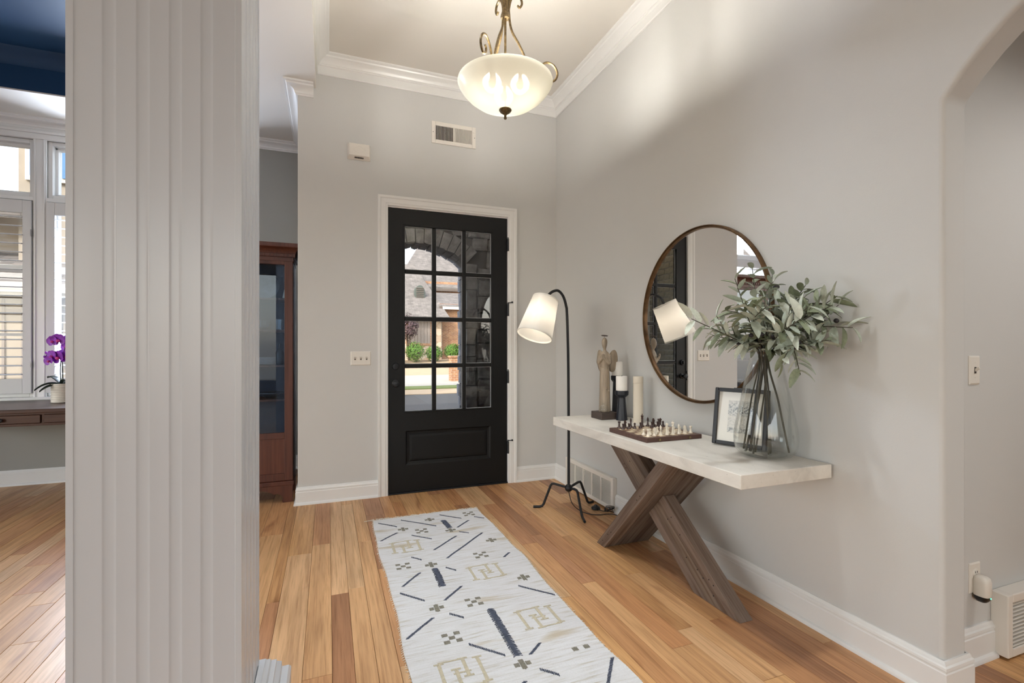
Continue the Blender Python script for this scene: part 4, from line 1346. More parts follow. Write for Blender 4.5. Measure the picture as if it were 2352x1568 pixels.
# ------------------------------------------------------------------ chess
BX0, BX1, BY0, BY1 = 1.572, 1.940, 2.145, 2.508
BZ = TZ + .0245
def chess():
    cx, cy = (BX0 + BX1) / 2, (BY0 + BY1) / 2
    t = thing('chess_board', 'folding walnut chess board laid open on the console table', 'chess board', (cx, cy, TZ))
    MB().box(BX0, BX1, BY0, cy - .0006, TZ, BZ).build('case_half', 'board_walnut', t, bevel=.003)
    MB().box(BX0, BX1, cy + .0006, BY1, TZ, BZ).build('case_half', 'board_walnut', t, bevel=.003)
    mg = .022
    sq = (BX1 - BX0 - 2 * mg) / 8
    me = {c_: MB().box(-sq / 2 + .0002, sq / 2 - .0002, -sq / 2 + .0002, sq / 2 - .0002, 0, .0008).mesh('square') for c_ in (0, 1)}
    me[0].materials.append(MATS['board_pale_square'])
    me[1].materials.append(MATS['board_dark_square'])
    sqy = (BY1 - BY0 - 2 * mg) / 8
    def pos(i, j):
        return (BX0 + mg + (i + .5) * sq, BY0 + mg + (j + .5) * sqy)
    for i in range(8):
        for j in range(8):
            put('square', me[(i + j) % 2], None, t, (*pos(i, j), BZ))
    for x in (cx - .10, cx + .10):
        MB().box(x - .006, x + .006, BY0 - .004, BY0, TZ + .006, TZ + .018).ball((x, BY0 - .004, TZ + .012), .004, 8, 6).build('latch', 'brass_latch', t)
    z = BZ + .0008
    base = [(.0115, 0), (.0118, .003), (.0100, .005), (.0102, .007), (.0070, .010)]
    k_ = 1.0
    profs = {
        'pawn': base + [(.0045, .018), (.0042, .020), (.0066, .0215), (.0040, .023), (.0058, .026), (.0062, .029), (.0050, .0325), (.0015, .0345)],
        'rook': base + [(.0056, .020), (.0052, .030), (.0085, .032), (.0080, .034), (.0086, .041), (.0066, .041), (.0060, .038), (.001, .038)],
        'bishop': base + [(.0050, .020), (.0042, .032), (.0078, .034), (.0046, .036), (.0064, .041), (.0060, .046), (.0030, .052), (.0018, .0535), (.0022, .055), (.0005, .057)],
        'queen': base + [(.0056, .022), (.0046, .042), (.0088, .044), (.0050, .047), (.0062, .054), (.0090, .061), (.0070, .062), (.0040, .064), (.0026, .066), (.0005, .068)],
        'king': base + [(.0060, .022), (.0050, .045), (.0090, .047), (.0054, .050), (.0066, .058), (.0088, .066), (.0060, .069), (.0015, .070)],
    }
    def shape(kind, dark):
        m = MB()
        if kind == 'knight':
            m.lathe(base + [(.0068, .012)], 14, (0, 0, 0))
            P = [(-.008, .011), (.008, .011), (.0075, .020), (.0055, .028), (.0065, .036), (.0030, .044), (.0, .047), (-.003, .043), (-.0085, .036), (-.0105, .030), (-.0085, .0275), (-.0040, .030), (-.0030, .026), (-.0075, .018)]
            m.prism([(p[1] * 0 + p[0], p[1]) for p in P], -.0042, .0042, 'x')
        else:
            m.lathe(profs[kind], 14, (0, 0, 0))
            if kind == 'king':
                m.box(-.0012, .0012, -.0012, .0012, .070, .079).box(-.0012, .0012, -.0035, .0035, .0735, .0760)
        me_ = m.mesh(kind)
        me_.materials.append(MATS['dark_chess_wood' if dark else 'light_chess_wood'])
        shade(me_, 40)
        return me_
    row = ['rook', 'knight', 'bishop', 'queen', 'king', 'bishop', 'knight', 'rook']
    moved = {(1, 4, 'pawn'): (4, 4), (1, 3, 'queen'): (3, 3)}
    for dark in (1, 0):
        sh = {k2: shape(k2, dark) for k2 in ('pawn', 'knight', 'rook', 'bishop', 'queen', 'king')}
        tone = 'dark brown' if dark else 'pale cream'
        for i in range(8):
            for kind, j in ((row[i], 7 if dark else 0), ('pawn', 6 if dark else 1)):
                ii, jj = i, j
                if dark and kind == 'pawn' and i == 4:
                    jj = 4
                if dark and kind == 'queen':
                    ii, jj = 5, 4
                if not dark and kind == 'pawn' and i == 3:
                    jj = 2
                o = link('chess_' + kind, sh[kind])
                x, y = pos(ii, jj)
                o.location = (x, y, z)
                o.rotation_euler = (0, 0, 0 if dark else PI)
                where = 'standing in its row on the chess board'
                if (ii, jj) != (i, j):
                    where = 'advanced toward the middle of the chess board'
                elif kind in ('rook', 'knight', 'bishop'):
                    where = 'on the wall side of the chess board' if i > 3 else 'on the room side of the chess board'
                tag(o, '%s wooden chess %s %s' % (tone, kind, where), 'chess piece', '%s chess pieces' % tone)
chess()

# ------------------------------------------------------------------ rug
def rug():
    x0, x1, y0, y1 = .298, 1.092, 1.05, 3.640
    t = thing('runner_rug', 'cream woven runner rug with navy and grey stitched motifs and fringe', 'rug', ((x0 + x1) / 2, (y0 + y1) / 2, 0))
    r = random.Random(3)
    nx, ny = 26, 90
    ph = [r.uniform(0, 6) for _ in range(6)]
    def edge(y):
        return .006 * math.sin(y * 5.1 + ph[0]) + .003 * math.sin(y * 13 + ph[1]), .008 * math.sin(y * 4.3 + ph[2]) + .004 * math.sin(y * 11 + ph[3])
    def hgt(x, y):
        e = min(1, min(x - x0 + .02, x1 - x + .02) / .05)
        return .0055 + .0022 * math.sin(x * 9 + y * 2.1 + ph[4]) * math.sin(y * 6 + ph[5]) + .0012 * math.sin(y * 23 + x * 7) + (1 - e) * .003 * math.sin(y * 17)
    m = MB()
    top = []
    for j in range(ny + 1):
        y = y0 + (y1 - y0) * j / ny
        l_, r_ = edge(y)
        for i in range(nx + 1):
            x = (x0 + l_) + (x1 + r_ - x0 - l_) * i / nx
            top.append((x, y, hgt(x, y)))
    k = nx + 1
    fs = [(j * k + i, j * k + i + 1, (j + 1) * k + i + 1, (j + 1) * k + i) for j in range(ny) for i in range(nx)]
    m.add(top, fs)
    rim = [i for i in range(k)] + [j * k + nx for j in range(1, ny + 1)] + [ny * k + i for i in range(nx - 1, -1, -1)] + [j * k for j in range(ny - 1, 0, -1)]
    bot = [(top[i][0], top[i][1], .0006) for i in rim]
    b = len(m.v)
    m.v += bot
    n = len(rim)
    m.f += [(rim[i], b + i, b + (i + 1) % n, rim[(i + 1) % n]) for i in range(n)]
    m.build('woven_ground', 'rug_weave', t, smooth=True, angle=50)
    # end fringe
    f = MB()
    for i in range(120):
        x = x0 + (x1 - x0) * (i + r.random()) / 120
        a = r.uniform(-.9, .9)
        l_ = r.uniform(.018, .036)
        p = Vector((x, y1 - .003, .005))
        f.tube([p, p + Vector((math.sin(a) * l_ * .5, math.cos(a) * l_ * .5, .004 * r.random())), p + Vector((math.sin(a * 1.6) * l_, math.cos(a) * l_, -.002))], [.0016, .0014, .0010], 4)
    p = Vector((x0, y1 - .004, .005))
    f.tube(bez([p, p + Vector((-.03, .002, .001)), p + Vector((-.055, -.002, .0))], 4), .0022, 5)
    f.build('fringe', 'fringe_cotton', t)['kind'] = 'stuff'
    s = MB()
    for side in (0, 1):
        y = 1.2
        while y < y1:
            l_, r_ = edge(y)
            bx_ = x0 + l_ if side == 0 else x1 + r_
            sg = -1 if side == 0 else 1
            p = Vector((bx_ - sg * .004, y, .006))
            q = r.uniform(.008, .016)
            s.tube([p, p + Vector((sg * q * .7, r.uniform(-.004, .004), -.001)), p + Vector((sg * q, r.uniform(-.006, .006), -.0045))], .0014, 4)
            y += r.uniform(.012, .024)
    s.build('side_tufts', 'fringe_cotton', t)['kind'] = 'stuff'
    # stitched motifs
    LINES = [(0.333, 3.561, 0.45, 3.445, 0), (0.493, 3.574, 0.711, 3.371, 0), (0.779, 3.583, 0.914, 3.453, 0), (1.009, 3.453, 1.069, 3.394, 0), (0.777, 3.467, 0.79, 3.306, 1), (0.951, 3.392, 0.842, 3.291, 0), (0.834, 3.217, 0.89, 3.167, 0), (0.438, 3.336, 0.319, 3.225, 0), (0.52, 3.257, 0.634, 3.149, 0), (0.796, 3.143, 0.612, 2.976, 0), (0.975, 3.137, 0.661, 2.83, 0), (1.033, 2.774, 0.981, 2.723, 0), (0.465, 2.922, 0.517, 2.866, 0), (0.627, 2.721, 0.674, 2.66, 0), (0.566, 2.734, 0.562, 2.509, 1), (0.48, 2.706, 0.365, 2.579, 0), (0.343, 2.515, 0.447, 2.392, 0), (0.656, 2.476, 0.539, 2.359, 0), (0.937, 2.379, 1.075, 2.22, 0), (0.534, 2.239, 0.589, 2.181, 0), (0.456, 2.235, 0.317, 2.109, 0), (0.725, 2.213, 0.722, 1.839, 1), (0.556, 1.983, 0.676, 1.859, 0), (0.842, 1.886, 0.772, 1.828, 0), (0.772, 1.73, 0.83, 1.673, 0), (0.696, 1.689, 0.669, 1.672, 0), (1.072, 1.687, 0.966, 1.553, 0),
             (0.40, 1.62, 0.52, 1.50, 0), (0.62, 1.45, 0.61, 1.18, 1)]
    def stitch(m, ax, ay, bx_, by_, hw):
        """one raised thread"""
        d = Vector((bx_ - ax, by_ - ay, 0)).normalized()
        nrm = Vector((-d.y, d.x, 0)) * hw
        A = Vector((ax, ay, hgt(ax, ay) + .0004))
        B = Vector((bx_, by_, hgt(bx_, by_) + .0004))
        u = Vector((0, 0, .0014))
        m.add([A - nrm, B - nrm, B + nrm, A + nrm, A - nrm * .5 + u, B - nrm * .5 + u, B + nrm * .5 + u, A + nrm * .5 + u], [(4, 5, 6, 7), (0, 1, 5, 4), (1, 2, 6, 5), (2, 3, 7, 6), (3, 0, 4, 7)])
    for ax, ay, bx_, by_, th in LINES:
        d = Vector((bx_ - ax, by_ - ay))
        L = d.length
        d.normalize()
        nn = Vector((-d.y, d.x))
        m = MB()
        hw = .019 if th else .0062
        st = .0062 if th else .0072
        n = max(4, int(L / st))
        for i in range(n):
            p = Vector((ax, ay)) + d * L * (i + .5) / n
            if th:
                c0 = p - nn * .009 - d * .002
                c1 = p + nn * .009 + d * .002
                stitch(m, c0.x, c0.y, c1.x, c1.y, .0036)
                for sg in (-1, 1):
                    b0 = p + nn * sg * .008
                    e = p + nn * sg * hw * r.uniform(.8, 1.15) + d * r.uniform(.003, .009)
                    stitch(m, b0.x, b0.y, e.x, e.y, .0016)
            else:
                a = p + nn * hw * r.uniform(.8, 1.15) - d * .005
                e = p - nn * hw * r.uniform(.8, 1.15) + d * .005
                stitch(m, a.x, a.y, e.x, e.y, .0026)
        m.build('stitched_line', 'stitch_navy', t)
    def block(m, x, y, w_, h_):
        n = max(3, int(w_ / .006))
        for i in range(n):
            xx = x - w_ / 2 + w_ * (i + .5) / n
            stitch(m, xx, y - h_ / 2 * r.uniform(.85, 1.05), xx, y + h_ / 2 * r.uniform(.85, 1.05), .0036)
    for x, y in [(0.691, 3.513), (0.483, 3.386), (0.787, 3.263), (0.991, 2.994), (0.557, 2.786), (0.996, 2.45), (0.488, 2.307), (0.721, 1.783)]:
        m = MB()
        block(m, x, y, .022, .066)
        block(m, x - .024, y, .022, .024)
        block(m, x + .024, y, .022, .024)
        m.build('cross_motif', 'stitch_grey', t)
    for x, y in [(0.988, 3.524), (0.598, 3.316), (0.86, 2.797), (0.403, 2.821), (0.671, 2.296), (0.5, 2.049)]:
        m = MB()
        for dx, dy in ((0, 0), (-.027, .026), (.027, .026), (-.027, -.026), (.027, -.026)):
            block(m, x + dx, y + dy, .026, .022)
        m.build('five_block_motif', 'stitch_grey', t)
    for x, y in [(0.96, 1.792), (1.012, 1.79)]:
        m = MB()
        block(m, x, y, .024, .024)
        m.build('block_motif', 'stitch_grey', t)
    for x, y in [(0.46, 3.088), (0.826, 2.588), (0.916, 2.066), (0.485, 1.815), (.9, 1.35)]:
        m = MB()
        w_ = .010
        block(m, x - .078, y, .012, .15)
        block(m, x + .078, y, .012, .15)
        block(m, x - .02, y - .03, .012, .11)
        block(m, x + .02, y + .03, .012, .11)
        for (ex, ey, ww) in ((-.078, .075, .04), (-.078, -.075, .04), (.078, .075, .04), (.078, -.075, .04), (-.02, -.085, .04), (.02, .085, .04), (-.02, .025, .04), (.02, -.025, .04)):
            block(m, x + ex, y + ey, ww, .010)
        block(m, x - .03, y + .082, .10, .008)
        block(m, x + .03, y - .082, .10, .008)
        block(m, x, y, .07, .008)
        m.build('ladder_motif', 'stitch_tan', t)
rug()

# ------------------------------------------------------------------ display cabinet and its contents
def cabinet():
    x0, x1, y0, y1 = -1.25, -.268, 4.335, 4.735
    t = thing('display_cabinet', 'tall dark mahogany display cabinet with glazed door in the study', 'cabinet', ((x0 + x1) / 2, (y0 + y1) / 2, 0))
    c = MB()
    c.box(x0, x0 + .022, y0 + .03, y1, .14, 1.99).box(x1 - .022, x1, y0 + .03, y1, .14, 1.99).box(x0, x1, y0 + .03, y1, 1.97, 1.99).box(x0, x1, y0 + .03, y1, .14, .17)
    c.build('carcass', 'cabinet_mahogany', t, bevel=.002)
    MB().box(x0 + .02, x1 - .02, y1 - .012, y1 - .002, .16, 1.98).build('back_panel', 'cabinet_navy', t)
    CO = [(0, 1.955), (.004, 1.955), (.004, 1.985), (.018, 1.987), (.018, 2.012), (.022, 2.014), (.026, 2.030), (.040, 2.048), (.060, 2.060), (.064, 2.075), (.064, 2.092), (0, 2.092)]
    mould(MB(), [(x0, y0 + .03), (x0, y1)][::-1] + [(x1, y0 + .03), (x1, y1)] if False else [(x0, y1), (x0, y0 + .004), (x1, y0 + .004), (x1, y1)], CO, -1).box(x0, x1, y0 + .03, y1, 2.0, 2.085).build('cornice', 'cabinet_mahogany', t, smooth=True, angle=28)
    n = 30
    me = MB().box(-.0095, .0095, -.008, 0, 0, .018).mesh('dentil')
    for i in range(n):
        put('dentil', me, 'cabinet_mahogany', t, (x0 + .016 + (x1 - x0 - .032) * i / (n - 1), y0 - .013, 1.990))
    # two doors
    mid = (x0 + x1) / 2
    for a, b in ((x0, mid - .001), (mid + .001, x1)):
        d = MB()
        s = .062
        d.box(a, a + s, y0, y0 + .026, .175, 1.955).box(b - s, b, y0, y0 + .026, .175, 1.955)
        d.box(a + s, b - s, y0, y0 + .026, 1.925, 1.955).box(a + s, b - s, y0, y0 + .026, .175, .235).box(a + s, b - s, y0, y0 + .026, .515, .565)
        o = d.build('door', 'cabinet_mahogany', t, bevel=.003)
        LOC[o.name] = LOC[t.name]
        MB().box(a + s - .004, b - s + .004, y0 + .010, y0 + .014, .56, 1.93).build('pane', 'cabinet_glass', o)
        MB().box(a + s - .004, b - s + .004, y0 + .008, y0 + .020, .23, .52).build('lower_panel', 'cabinet_mahogany', o)
        k = b - .03 if a == x0 else a + .03
        MB().ball((k, y0 - .014, 1.0), .011, 12, 8).tube([(k, y0, 1.0), (k, y0 - .012, 1.0)], .004, 8).build('knob', 'brass_latch', o, smooth=True)
    # bracket feet
    MB().box(x0 - .008, x1 + .008, y0 - .008, y1, .135, .172).build('base_moulding', 'cabinet_mahogany', t, bevel=.006)
    for sx in (0, 1):
        P = [(0, 0), (.075, 0), (.080, .02), (.070, .035), (.085, .06), (.11, .075), (.14, .07), (.16, .085), (.20, .10), (.26, .11), (.26, .137), (0, .137)]
        if sx:
            P = [(x1 - p, z) for p, z in P][::-1]
        else:
            P = [(x0 + p, z) for p, z in P]
        MB().prism(P, y0 - .004, y0 + .02, 'y').build('bracket_foot', 'cabinet_mahogany', t, bevel=.002)
        xx = x0 if sx == 0 else x1 - .03
        MB().box(xx, xx + .03, y1 - .05, y1, 0, .137).build('rear_foot', 'cabinet_mahogany', t)
    SH = (.83, 1.11, 1.40, 1.66)
    for z in SH:
        MB().box(x0 + .022, x1 - .022, y0 + .06, y1 - .012, z - .016, z).build('shelf', 'cabinet_mahogany', t, bevel=.002)
    # contents
    me = MB().lathe([(.03, 0), (.06, .003), (.088, .009), (.088, .011), (.06, .006), (.03, .003)], 28).mesh('china_plate')
    me.materials.append(MATS['china_white'])
    shade(me, 60)
    for i in range(7):
        o = link('china_plate', me)
        o.location = (-.47, 4.53, 1.1105 + i * .0085)
        tag(o, 'white china plate in the stack inside the display cabinet', 'plate', 'plates stacked in the display cabinet')
    o = MB().lathe([(.03, 0), (.05, .02), (.056, .08), (.053, .08), (.047, .022), (.02, .008)], 24, (-.50, 4.50, 1.4005), False).build('glass_bowl', 'bottle_glass', smooth=True)
    tag(o, 'clear cut glass bowl on the middle cabinet shelf beside a tumbler', 'bowl')
    o = MB().lathe([(.03, 0), (.034, .09), (.031, .09), (.027, .006), (.004, .006)], 24, (-.385, 4.50, 1.4005), False).build('glass_tumbler', 'bottle_glass', smooth=True)
    tag(o, 'clear glass tumbler on the middle cabinet shelf', 'glass')
    o = MB().lathe([(.10, 0), (.11, .006), (.04, .014), (.004, .014)], 32, (-.50, 4.60, 1.775), True, Matrix.Rotation(R(78), 3, 'X')).build('display_platter', 'pewter', smooth=True)
    tag(o, 'round pewter platter propped on the top cabinet shelf', 'platter')
    o = MB().box(-.012, .012, -.08, .08, 0, .22).build('pale_book', 'photo_mat', bevel=.002)
    o.location = (-.345, 4.56, 1.667)
    o.rotation_euler = (0, R(12), 0)
    tag(o, 'pale upright book leaning in the display cabinet', 'book')
    o = MB().lathe([(.028, 0), (.032, .02), (.034, .10), (.02, .13), (.012, .14), (.012, .17), (.014, .175)], 20, (-.375, 4.47, 1.1105)).build('dark_bottle', 'candle_holder_black', smooth=True)
    tag(o, 'dark glass bottle beside the cabinet plate stack', 'bottle')
    o = MB().lathe([(.04, 0), (.045, .01), (.07, .03), (.12, .045), (.12, .049), (.07, .036), (.02, .03)], 28, (-.45, 4.52, .8305)).build('serving_dish', 'pewter', smooth=True)
    tag(o, 'low pewter serving dish on the lowest cabinet shelf', 'dish')
cabinet()

# ------------------------------------------------------------------ study desk and orchid
def desk():
    x0, x1, y0, y1, zt = -3.12, -1.62, 4.85, 5.645, .775
    t = thing('writing_desk', 'dark walnut writing desk with shallow drawers under the study window', 'desk', ((x0 + x1) / 2, (y0 + y1) / 2, 0))
    MB().box(x0, x1, y0, y1, zt - .030, zt).build('desktop', 'desk_walnut', t, bevel=.004)
    f = MB()
    f.box(x0 + .03, x1 - .03, y0 + .022, y0 + .042, zt - .046, zt - .030).box(x0 + .03, x1 - .03, y0 + .022, y0 + .042, .643, .662)
    f.box(x0 + .03, x0 + .05, y0 + .042, y1 - .02, .643, zt - .03).box(x1 - .05, x1 - .03, y0 + .042, y1 - .02, .643, zt - .03).box(x0 + .03, x1 - .03, y1 - .04, y1 - .02, .643, zt - .03)
    for x in (-2.585, -2.095):
        f.box(x - .008, x + .008, y0 + .026, y0 + .046, .643, zt - .03)
    f.build('apron', 'desk_walnut', t, bevel=.002)
    for a, b in ((-3.065, -2.597), (-2.573, -2.107), (-2.083, -1.677)):
        d = MB().box(a, b, y0 + .014, y0 + .040, .664, zt - .048).build('drawer', 'desk_walnut', t, bevel=.003)
        LOC[d.name] = LOC[t.name]
        MB().lathe([(.010, 0), (.007, .008), (.016, .016), (.017, .022), (.010, .027)], 16, ((a + b) / 2, y0 + .014, .695), True, Matrix.Rotation(R(90), 3, 'X')).build('knob', 'black_metal', d, smooth=True)
    for x in (x0 + .03, x1 - .085):
        for y in (y0 + .02, y1 - .075):
            MB().loft([[(x + i, y + j, z) for i, j in ((q, q), (.055 - q, q), (.055 - q, .055 - q), (q, .055 - q))] for z, q in ((0, .012), (.643, 0))]).build('leg', 'desk_walnut', t)
desk()

def orchid():
    px, py, pz = -2.168, 5.345, .775
    t = thing('potted_orchid', 'purple orchid in a ribbed cream pot on the study desk', 'plant', (px, py, pz))
    prof = [(.062, 0)]
    for i in range(11):
        z = .004 + i * .0145
        prof += [(.068, z), (.0725, z + .005), (.0725, z + .009), (.068, z + .0135)]
    prof += [(.071, .166), (.066, .167), (.064, .150), (.004, .150)]
    MB().lathe(prof, 40, (px, py, pz)).build('ribbed_pot', 'ribbed_ceramic', t, smooth=True, angle=60)
    def lf(az, L, w_, rise, droop):
        vs, fs = [], []
        u = Vector((math.cos(az), math.sin(az), 0))
        s_ = Vector((-u.y, u.x, 0))
        n = 8
        for i in range(n + 1):
            k = i / n
            ww = w_ * (math.sin(PI * min(1, .12 + .86 * k)) ** .6)
            p = Vector((px, py, pz + .150)) + u * L * k + Vector((0, 0, rise * math.sin(PI * .5 * k) - droop * k * k))
            vs += [p - s_ * ww + Vector((0, 0, .012)), p, p + s_ * ww + Vector((0, 0, .012))]
        for i in range(n):
            a = i * 3
            fs += [(a, a + 1, a + 4, a + 3), (a + 1, a + 2, a + 5, a + 4)]
        o = MB().add(vs, fs).build('leaf', 'orchid_leaf', t, smooth=True, angle=180)
        so = o.modifiers.new('thick', 'SOLIDIFY')
        so.thickness = .004
    lf(R(205), .17, .026, .05, .09)
    lf(R(150), .15, .028, .09, .03)
    lf(R(225), .15, .022, .02, .07)
    lf(R(20), .17, .028, .06, .06)
    lf(R(310), .14, .028, .07, .04)
    def flower(p, d, s_):
        d = Vector(d).normalized()
        q = Vector((0, 0, 1)).rotation_difference(d).to_matrix()
        m = MB()
        for az, L, w_ in ((90, 1, .5), (215, 1, .45), (325, 1, .45), (20, 1.05, .7), (160, 1.05, .7)):
            a = R(az)
            u = Vector((math.cos(a), math.sin(a), 0))
            v = Vector((-u.y, u.x, 0))
            pts = []
            for k, ww in ((.05, .12), (.35, .8), (.65, 1.0), (.9, .6), (1.0, .1)):
                pts.append([u * L * k - v * w_ * ww + Vector((0, 0, .18 * k * k)), u * L * k + Vector((0, 0, .1 * k)), u * L * k + v * w_ * ww + Vector((0, 0, .18 * k * k))])
            vs = [tuple(Vector(p) + q @ (x * s_)) for r_ in pts for x in r_]
            fs = []
            for i in range(4):
                b = i * 3
                fs += [(b, b + 1, b + 4, b + 3), (b + 1, b + 2, b + 5, b + 4)]
            m.add(vs, fs)
        o = m.build('flower', 'orchid_purple', t, smooth=True, angle=180)
        LOC[o.name] = LOC[t.name]
        MB().ball(Vector(p) + q @ Vector((0, -.15, .2)) * s_, s_ * .26, 10, 6).build('lip', 'orchid_pink', o, smooth=True)
    F = (-.25, -1, .1)
    B0 = Vector((px, py, pz + .15))
    def W(dx, dz, dy=0):
        return (px + dx, py + dy, pz + dz)
    MB().tube(bez([W(-.006, .15), W(-.010, .28), W(-.004, .37), W(.02, .46), W(.03, .53), W(-.01, .56), W(-.06, .545)], 5), .0038, 7).build('flower_stalk', 'orchid_leaf', t, smooth=True)
    MB().tube(bez([W(.008, .15), W(.006, .28), W(.0, .36), W(-.04, .43), W(-.09, .42), W(-.115, .40)], 5), .0038, 7).build('flower_stalk', 'orchid_leaf', t, smooth=True)
    for p, s_ in ((W(-.055, .535, -.02), .045), (W(-.01, .545, -.03), .055), (W(.05, .53, -.02), .055), (W(.03, .49, .0), .045), (W(-.06, .405, -.02), .05), (W(-.01, .395, -.035), .058), (W(.05, .40, -.03), .055), (W(-.075, .365, -.03), .042), (W(.01, .425, .01), .045)):
        flower(p, (F[0] + rng.uniform(-.3, .3), F[1], F[2] + rng.uniform(-.25, .15)), s_)
    for p in (W(-.118, .40), W(-.108, .435)):
        MB().ball(p, .009, 8, 6, (1, 1, 1.3)).build('bud', 'orchid_purple', t, smooth=True)
orchid()

# ------------------------------------------------------------------ porch
struct(MB().box(-.10, 2.3, YD + .14, 6.1, -.14, -.02), 'floor_porch', 'concrete_pale', 'concrete porch floor outside the front door', 'floor')
struct(MB().box(-.10, 2.3, YD + .14, 5.72, 2.95, 3.1), 'ceiling_porch', 'exterior_trim', 'plain ceiling of the porch', 'ceiling')
bw = MB().box(-.10, -.094, YD + .14, 5.72, -.02, 2.95).build('wall_porch_brick', 'mortar')
tag(bw, 'grey-brown brick side wall of the porch seen through the door in the mirror', 'wall', kind='structure')
LOC[bw.name] = Matrix.Identity(4)
bl, bh, bm = .200, .066, .011
BM = [MB().box(0, .013, -bl / 2, bl / 2, -bh / 2, bh / 2).mesh('brick') for _ in range(1)]
HM = MB().box(0, .013, -.0445, .0445, -bh / 2, bh / 2).mesh('brick')
row = 0
z = -.02 + bm + bh / 2
while z < 2.93:
    y = 4.375 if row % 2 else 4.375
    if row % 2:
        put('brick', HM, 'porch_brick', bw, (-.094, y + .0445, z))
        y += .0445 * 2 + bm
    while y + bl < 5.72:
        put('brick', BM[0], 'porch_brick', bw, (-.094 + rng.uniform(-.002, .002), y + bl / 2, z))
        y += bl + bm
    if y + .089 < 5.72:
        put('brick', HM, 'porch_brick', bw, (-.094, y + .0445, z))
    z += bh + bm
    row += 1

PX, PZ, PR, PHW = 1.0, 1.66, .834, .572
a0 = math.asin(PHW / PR)
arcp = [(PX + PR * math.sin(a), PZ + PR * math.cos(a)) for a in [-a0 + 2 * a0 * i / 20 for i in range(21)]]
poly = [(-.10, -.14), (-.10, 3.3), (2.4, 3.3), (2.4, -.14), (PX + PHW, -.14)] + arcp[::-1] + [(PX - PHW, -.14)]
pw = MB().prism(poly, 5.74, 6.04, 'y').build('wall_porch_front', 'porch_mortar')
tag(pw, 'dark rubble stone porch wall with arched opening beyond the front door', 'wall', kind='structure')
LOC[pw.name] = Matrix.Identity(4)
struct(MB().box(2.16, 2.4, YD + .14, 5.74, -.14, 2.95), 'wall_porch_right', 'porch_stone', 'stone side wall of the porch', 'wall')

def stone(x0, x1, y0, y1, z0, z1, r, j=.012):
    m = MB()
    def q():
        return r.uniform(-j, j)
    c = .25
    ring = lambda y, s: [(x0 + s + q(), y + q() * .4, z0 + s + q()), (x1 - s + q(), y + q() * .4, z0 + s + q()), (x1 - s + q(), y + q() * .4, z1 - s + q()), (x0 + s + q(), y + q() * .4, z1 - s + q())]
    m.loft([ring(y0, .016), ring(y0 + .014, 0), ring(y1, 0)])
    m.build('stone', 'porch_stone', pw)
r = random.Random(9)
z = -.1
while z < 2.93:
    hh = min(r.uniform(.09, .26), 2.94 - z)
    zl = z
    if z + hh < PZ + math.cos(a0) * PR:
        ex = PHW + .14
    elif zl < PZ + PR + .17:
        zz = max(zl, PZ + .35)
        ex = math.sqrt(max(.0, (PR + .17) ** 2 - (zz - PZ) ** 2))
        ex = max(ex, PHW + .14 if zl < PZ + math.cos(a0) * PR else 0)
    else:
        ex = 0
    spans = [(-.08, PX - ex), (PX + ex, 2.16)] if ex else [(-.08, 2.16)]
    for s0, s1 in spans:
        x = s0
        while x < s1 - .03:
            ww = r.uniform(.16, .46)
            if x + ww > s1 - .12:
                ww = s1 - x
            stone(x + .006, x + ww - .006, 5.74 - r.uniform(.03, .06), 5.745, z + .006, z + hh - .006, r)
            x += ww
    z += hh
nv = 13
for i in range(nv):
    A0, A1 = -a0 + 2 * a0 * i / nv, -a0 + 2 * a0 * (i + 1) / nv
    ro = PR + r.uniform(.14, .20)
    ri = PR - r.uniform(.004, .02)
    g = .004
    m = MB()
    def w(a, rr, y):
        return (PX + rr * math.sin(a) + r.uniform(-.006, .006), y + r.uniform(-.012, .012), PZ + rr * math.cos(a) + r.uniform(-.008, .008))
    m.loft([[w(A0 + g, ri, y), w((A0 + A1) / 2, ri - .006, y), w(A1 - g, ri, y), w(A1 - g, ro, y), w(A0 + g, ro, y)] for y in (5.67, 5.80, 5.93, 6.08)])
    m.build('arch_stone', 'porch_stone', pw)
for sx in (-1, 1):
    z = -.1
    while z < PZ + math.cos(a0) * PR - .02:
        hh = r.uniform(.12, .28)
        hh = min(hh, PZ + math.cos(a0) * PR - z)
        m = MB()
        xi, xo = PHW - r.uniform(.0, .025), PHW + r.uniform(.10, .14)
        def c(x, y, zz):
            return (PX + sx * x + r.uniform(-.006, .006), y + r.uniform(-.01, .01), zz + r.uniform(-.006, .006))
        m.loft([[c(xi, y, z + .005), c(xo, y, z + .005), c(xo, y, z + hh - .005), c(xi, y, z + hh - .005)] for y in (5.67, 5.85, 6.08)])
        m.build('jamb_stone', 'porch_stone', pw)
        z += hh

# ------------------------------------------------------------------ street and house across it
def ground(name, mat, label, cat, x0, x1, pts):
    """pts: (y,z) profile, extruded in x, with thickness"""
    poly = pts + [(p[0], p[1] - .25) for p in pts[::-1]]
    return struct(MB().prism(poly, x0, x1, 'x'), name, mat, label, cat)
ground('terrain', 'terrain_earth', 'bare ground under the street scene', 'ground', -60, 80, [(6.05, -.42), (27, -.42), (31.5, .25), (90, .4)])
ground('asphalt_drive', 'asphalt', 'shaded grey asphalt before the porch', 'road', -30, 60, [(6.10, -.30), (15.9, -.30)])
ground('tan_kerb', 'concrete_tan', 'tan kerb strip along the far side of the asphalt', 'kerb', -30, 60, [(15.9, -.28), (17.6, -.28)])
ground('grass_verge', 'grass_green', 'thin strip of green grass beyond the kerb', 'grass', -30, 60, [(17.6, -.25), (18.8, -.25)])
ground('sidewalk', 'concrete_pale', 'wide pale concrete sidewalk beyond the grass verge', 'pavement', -30, 60, [(18.8, -.28), (26.4, -.28)])
ground('driveway', 'concrete_tan', 'sunlit tan driveway rising to the house across the street', 'driveway', -30, 60, [(26.4, -.28), (31.0, .42), (40, .48)])
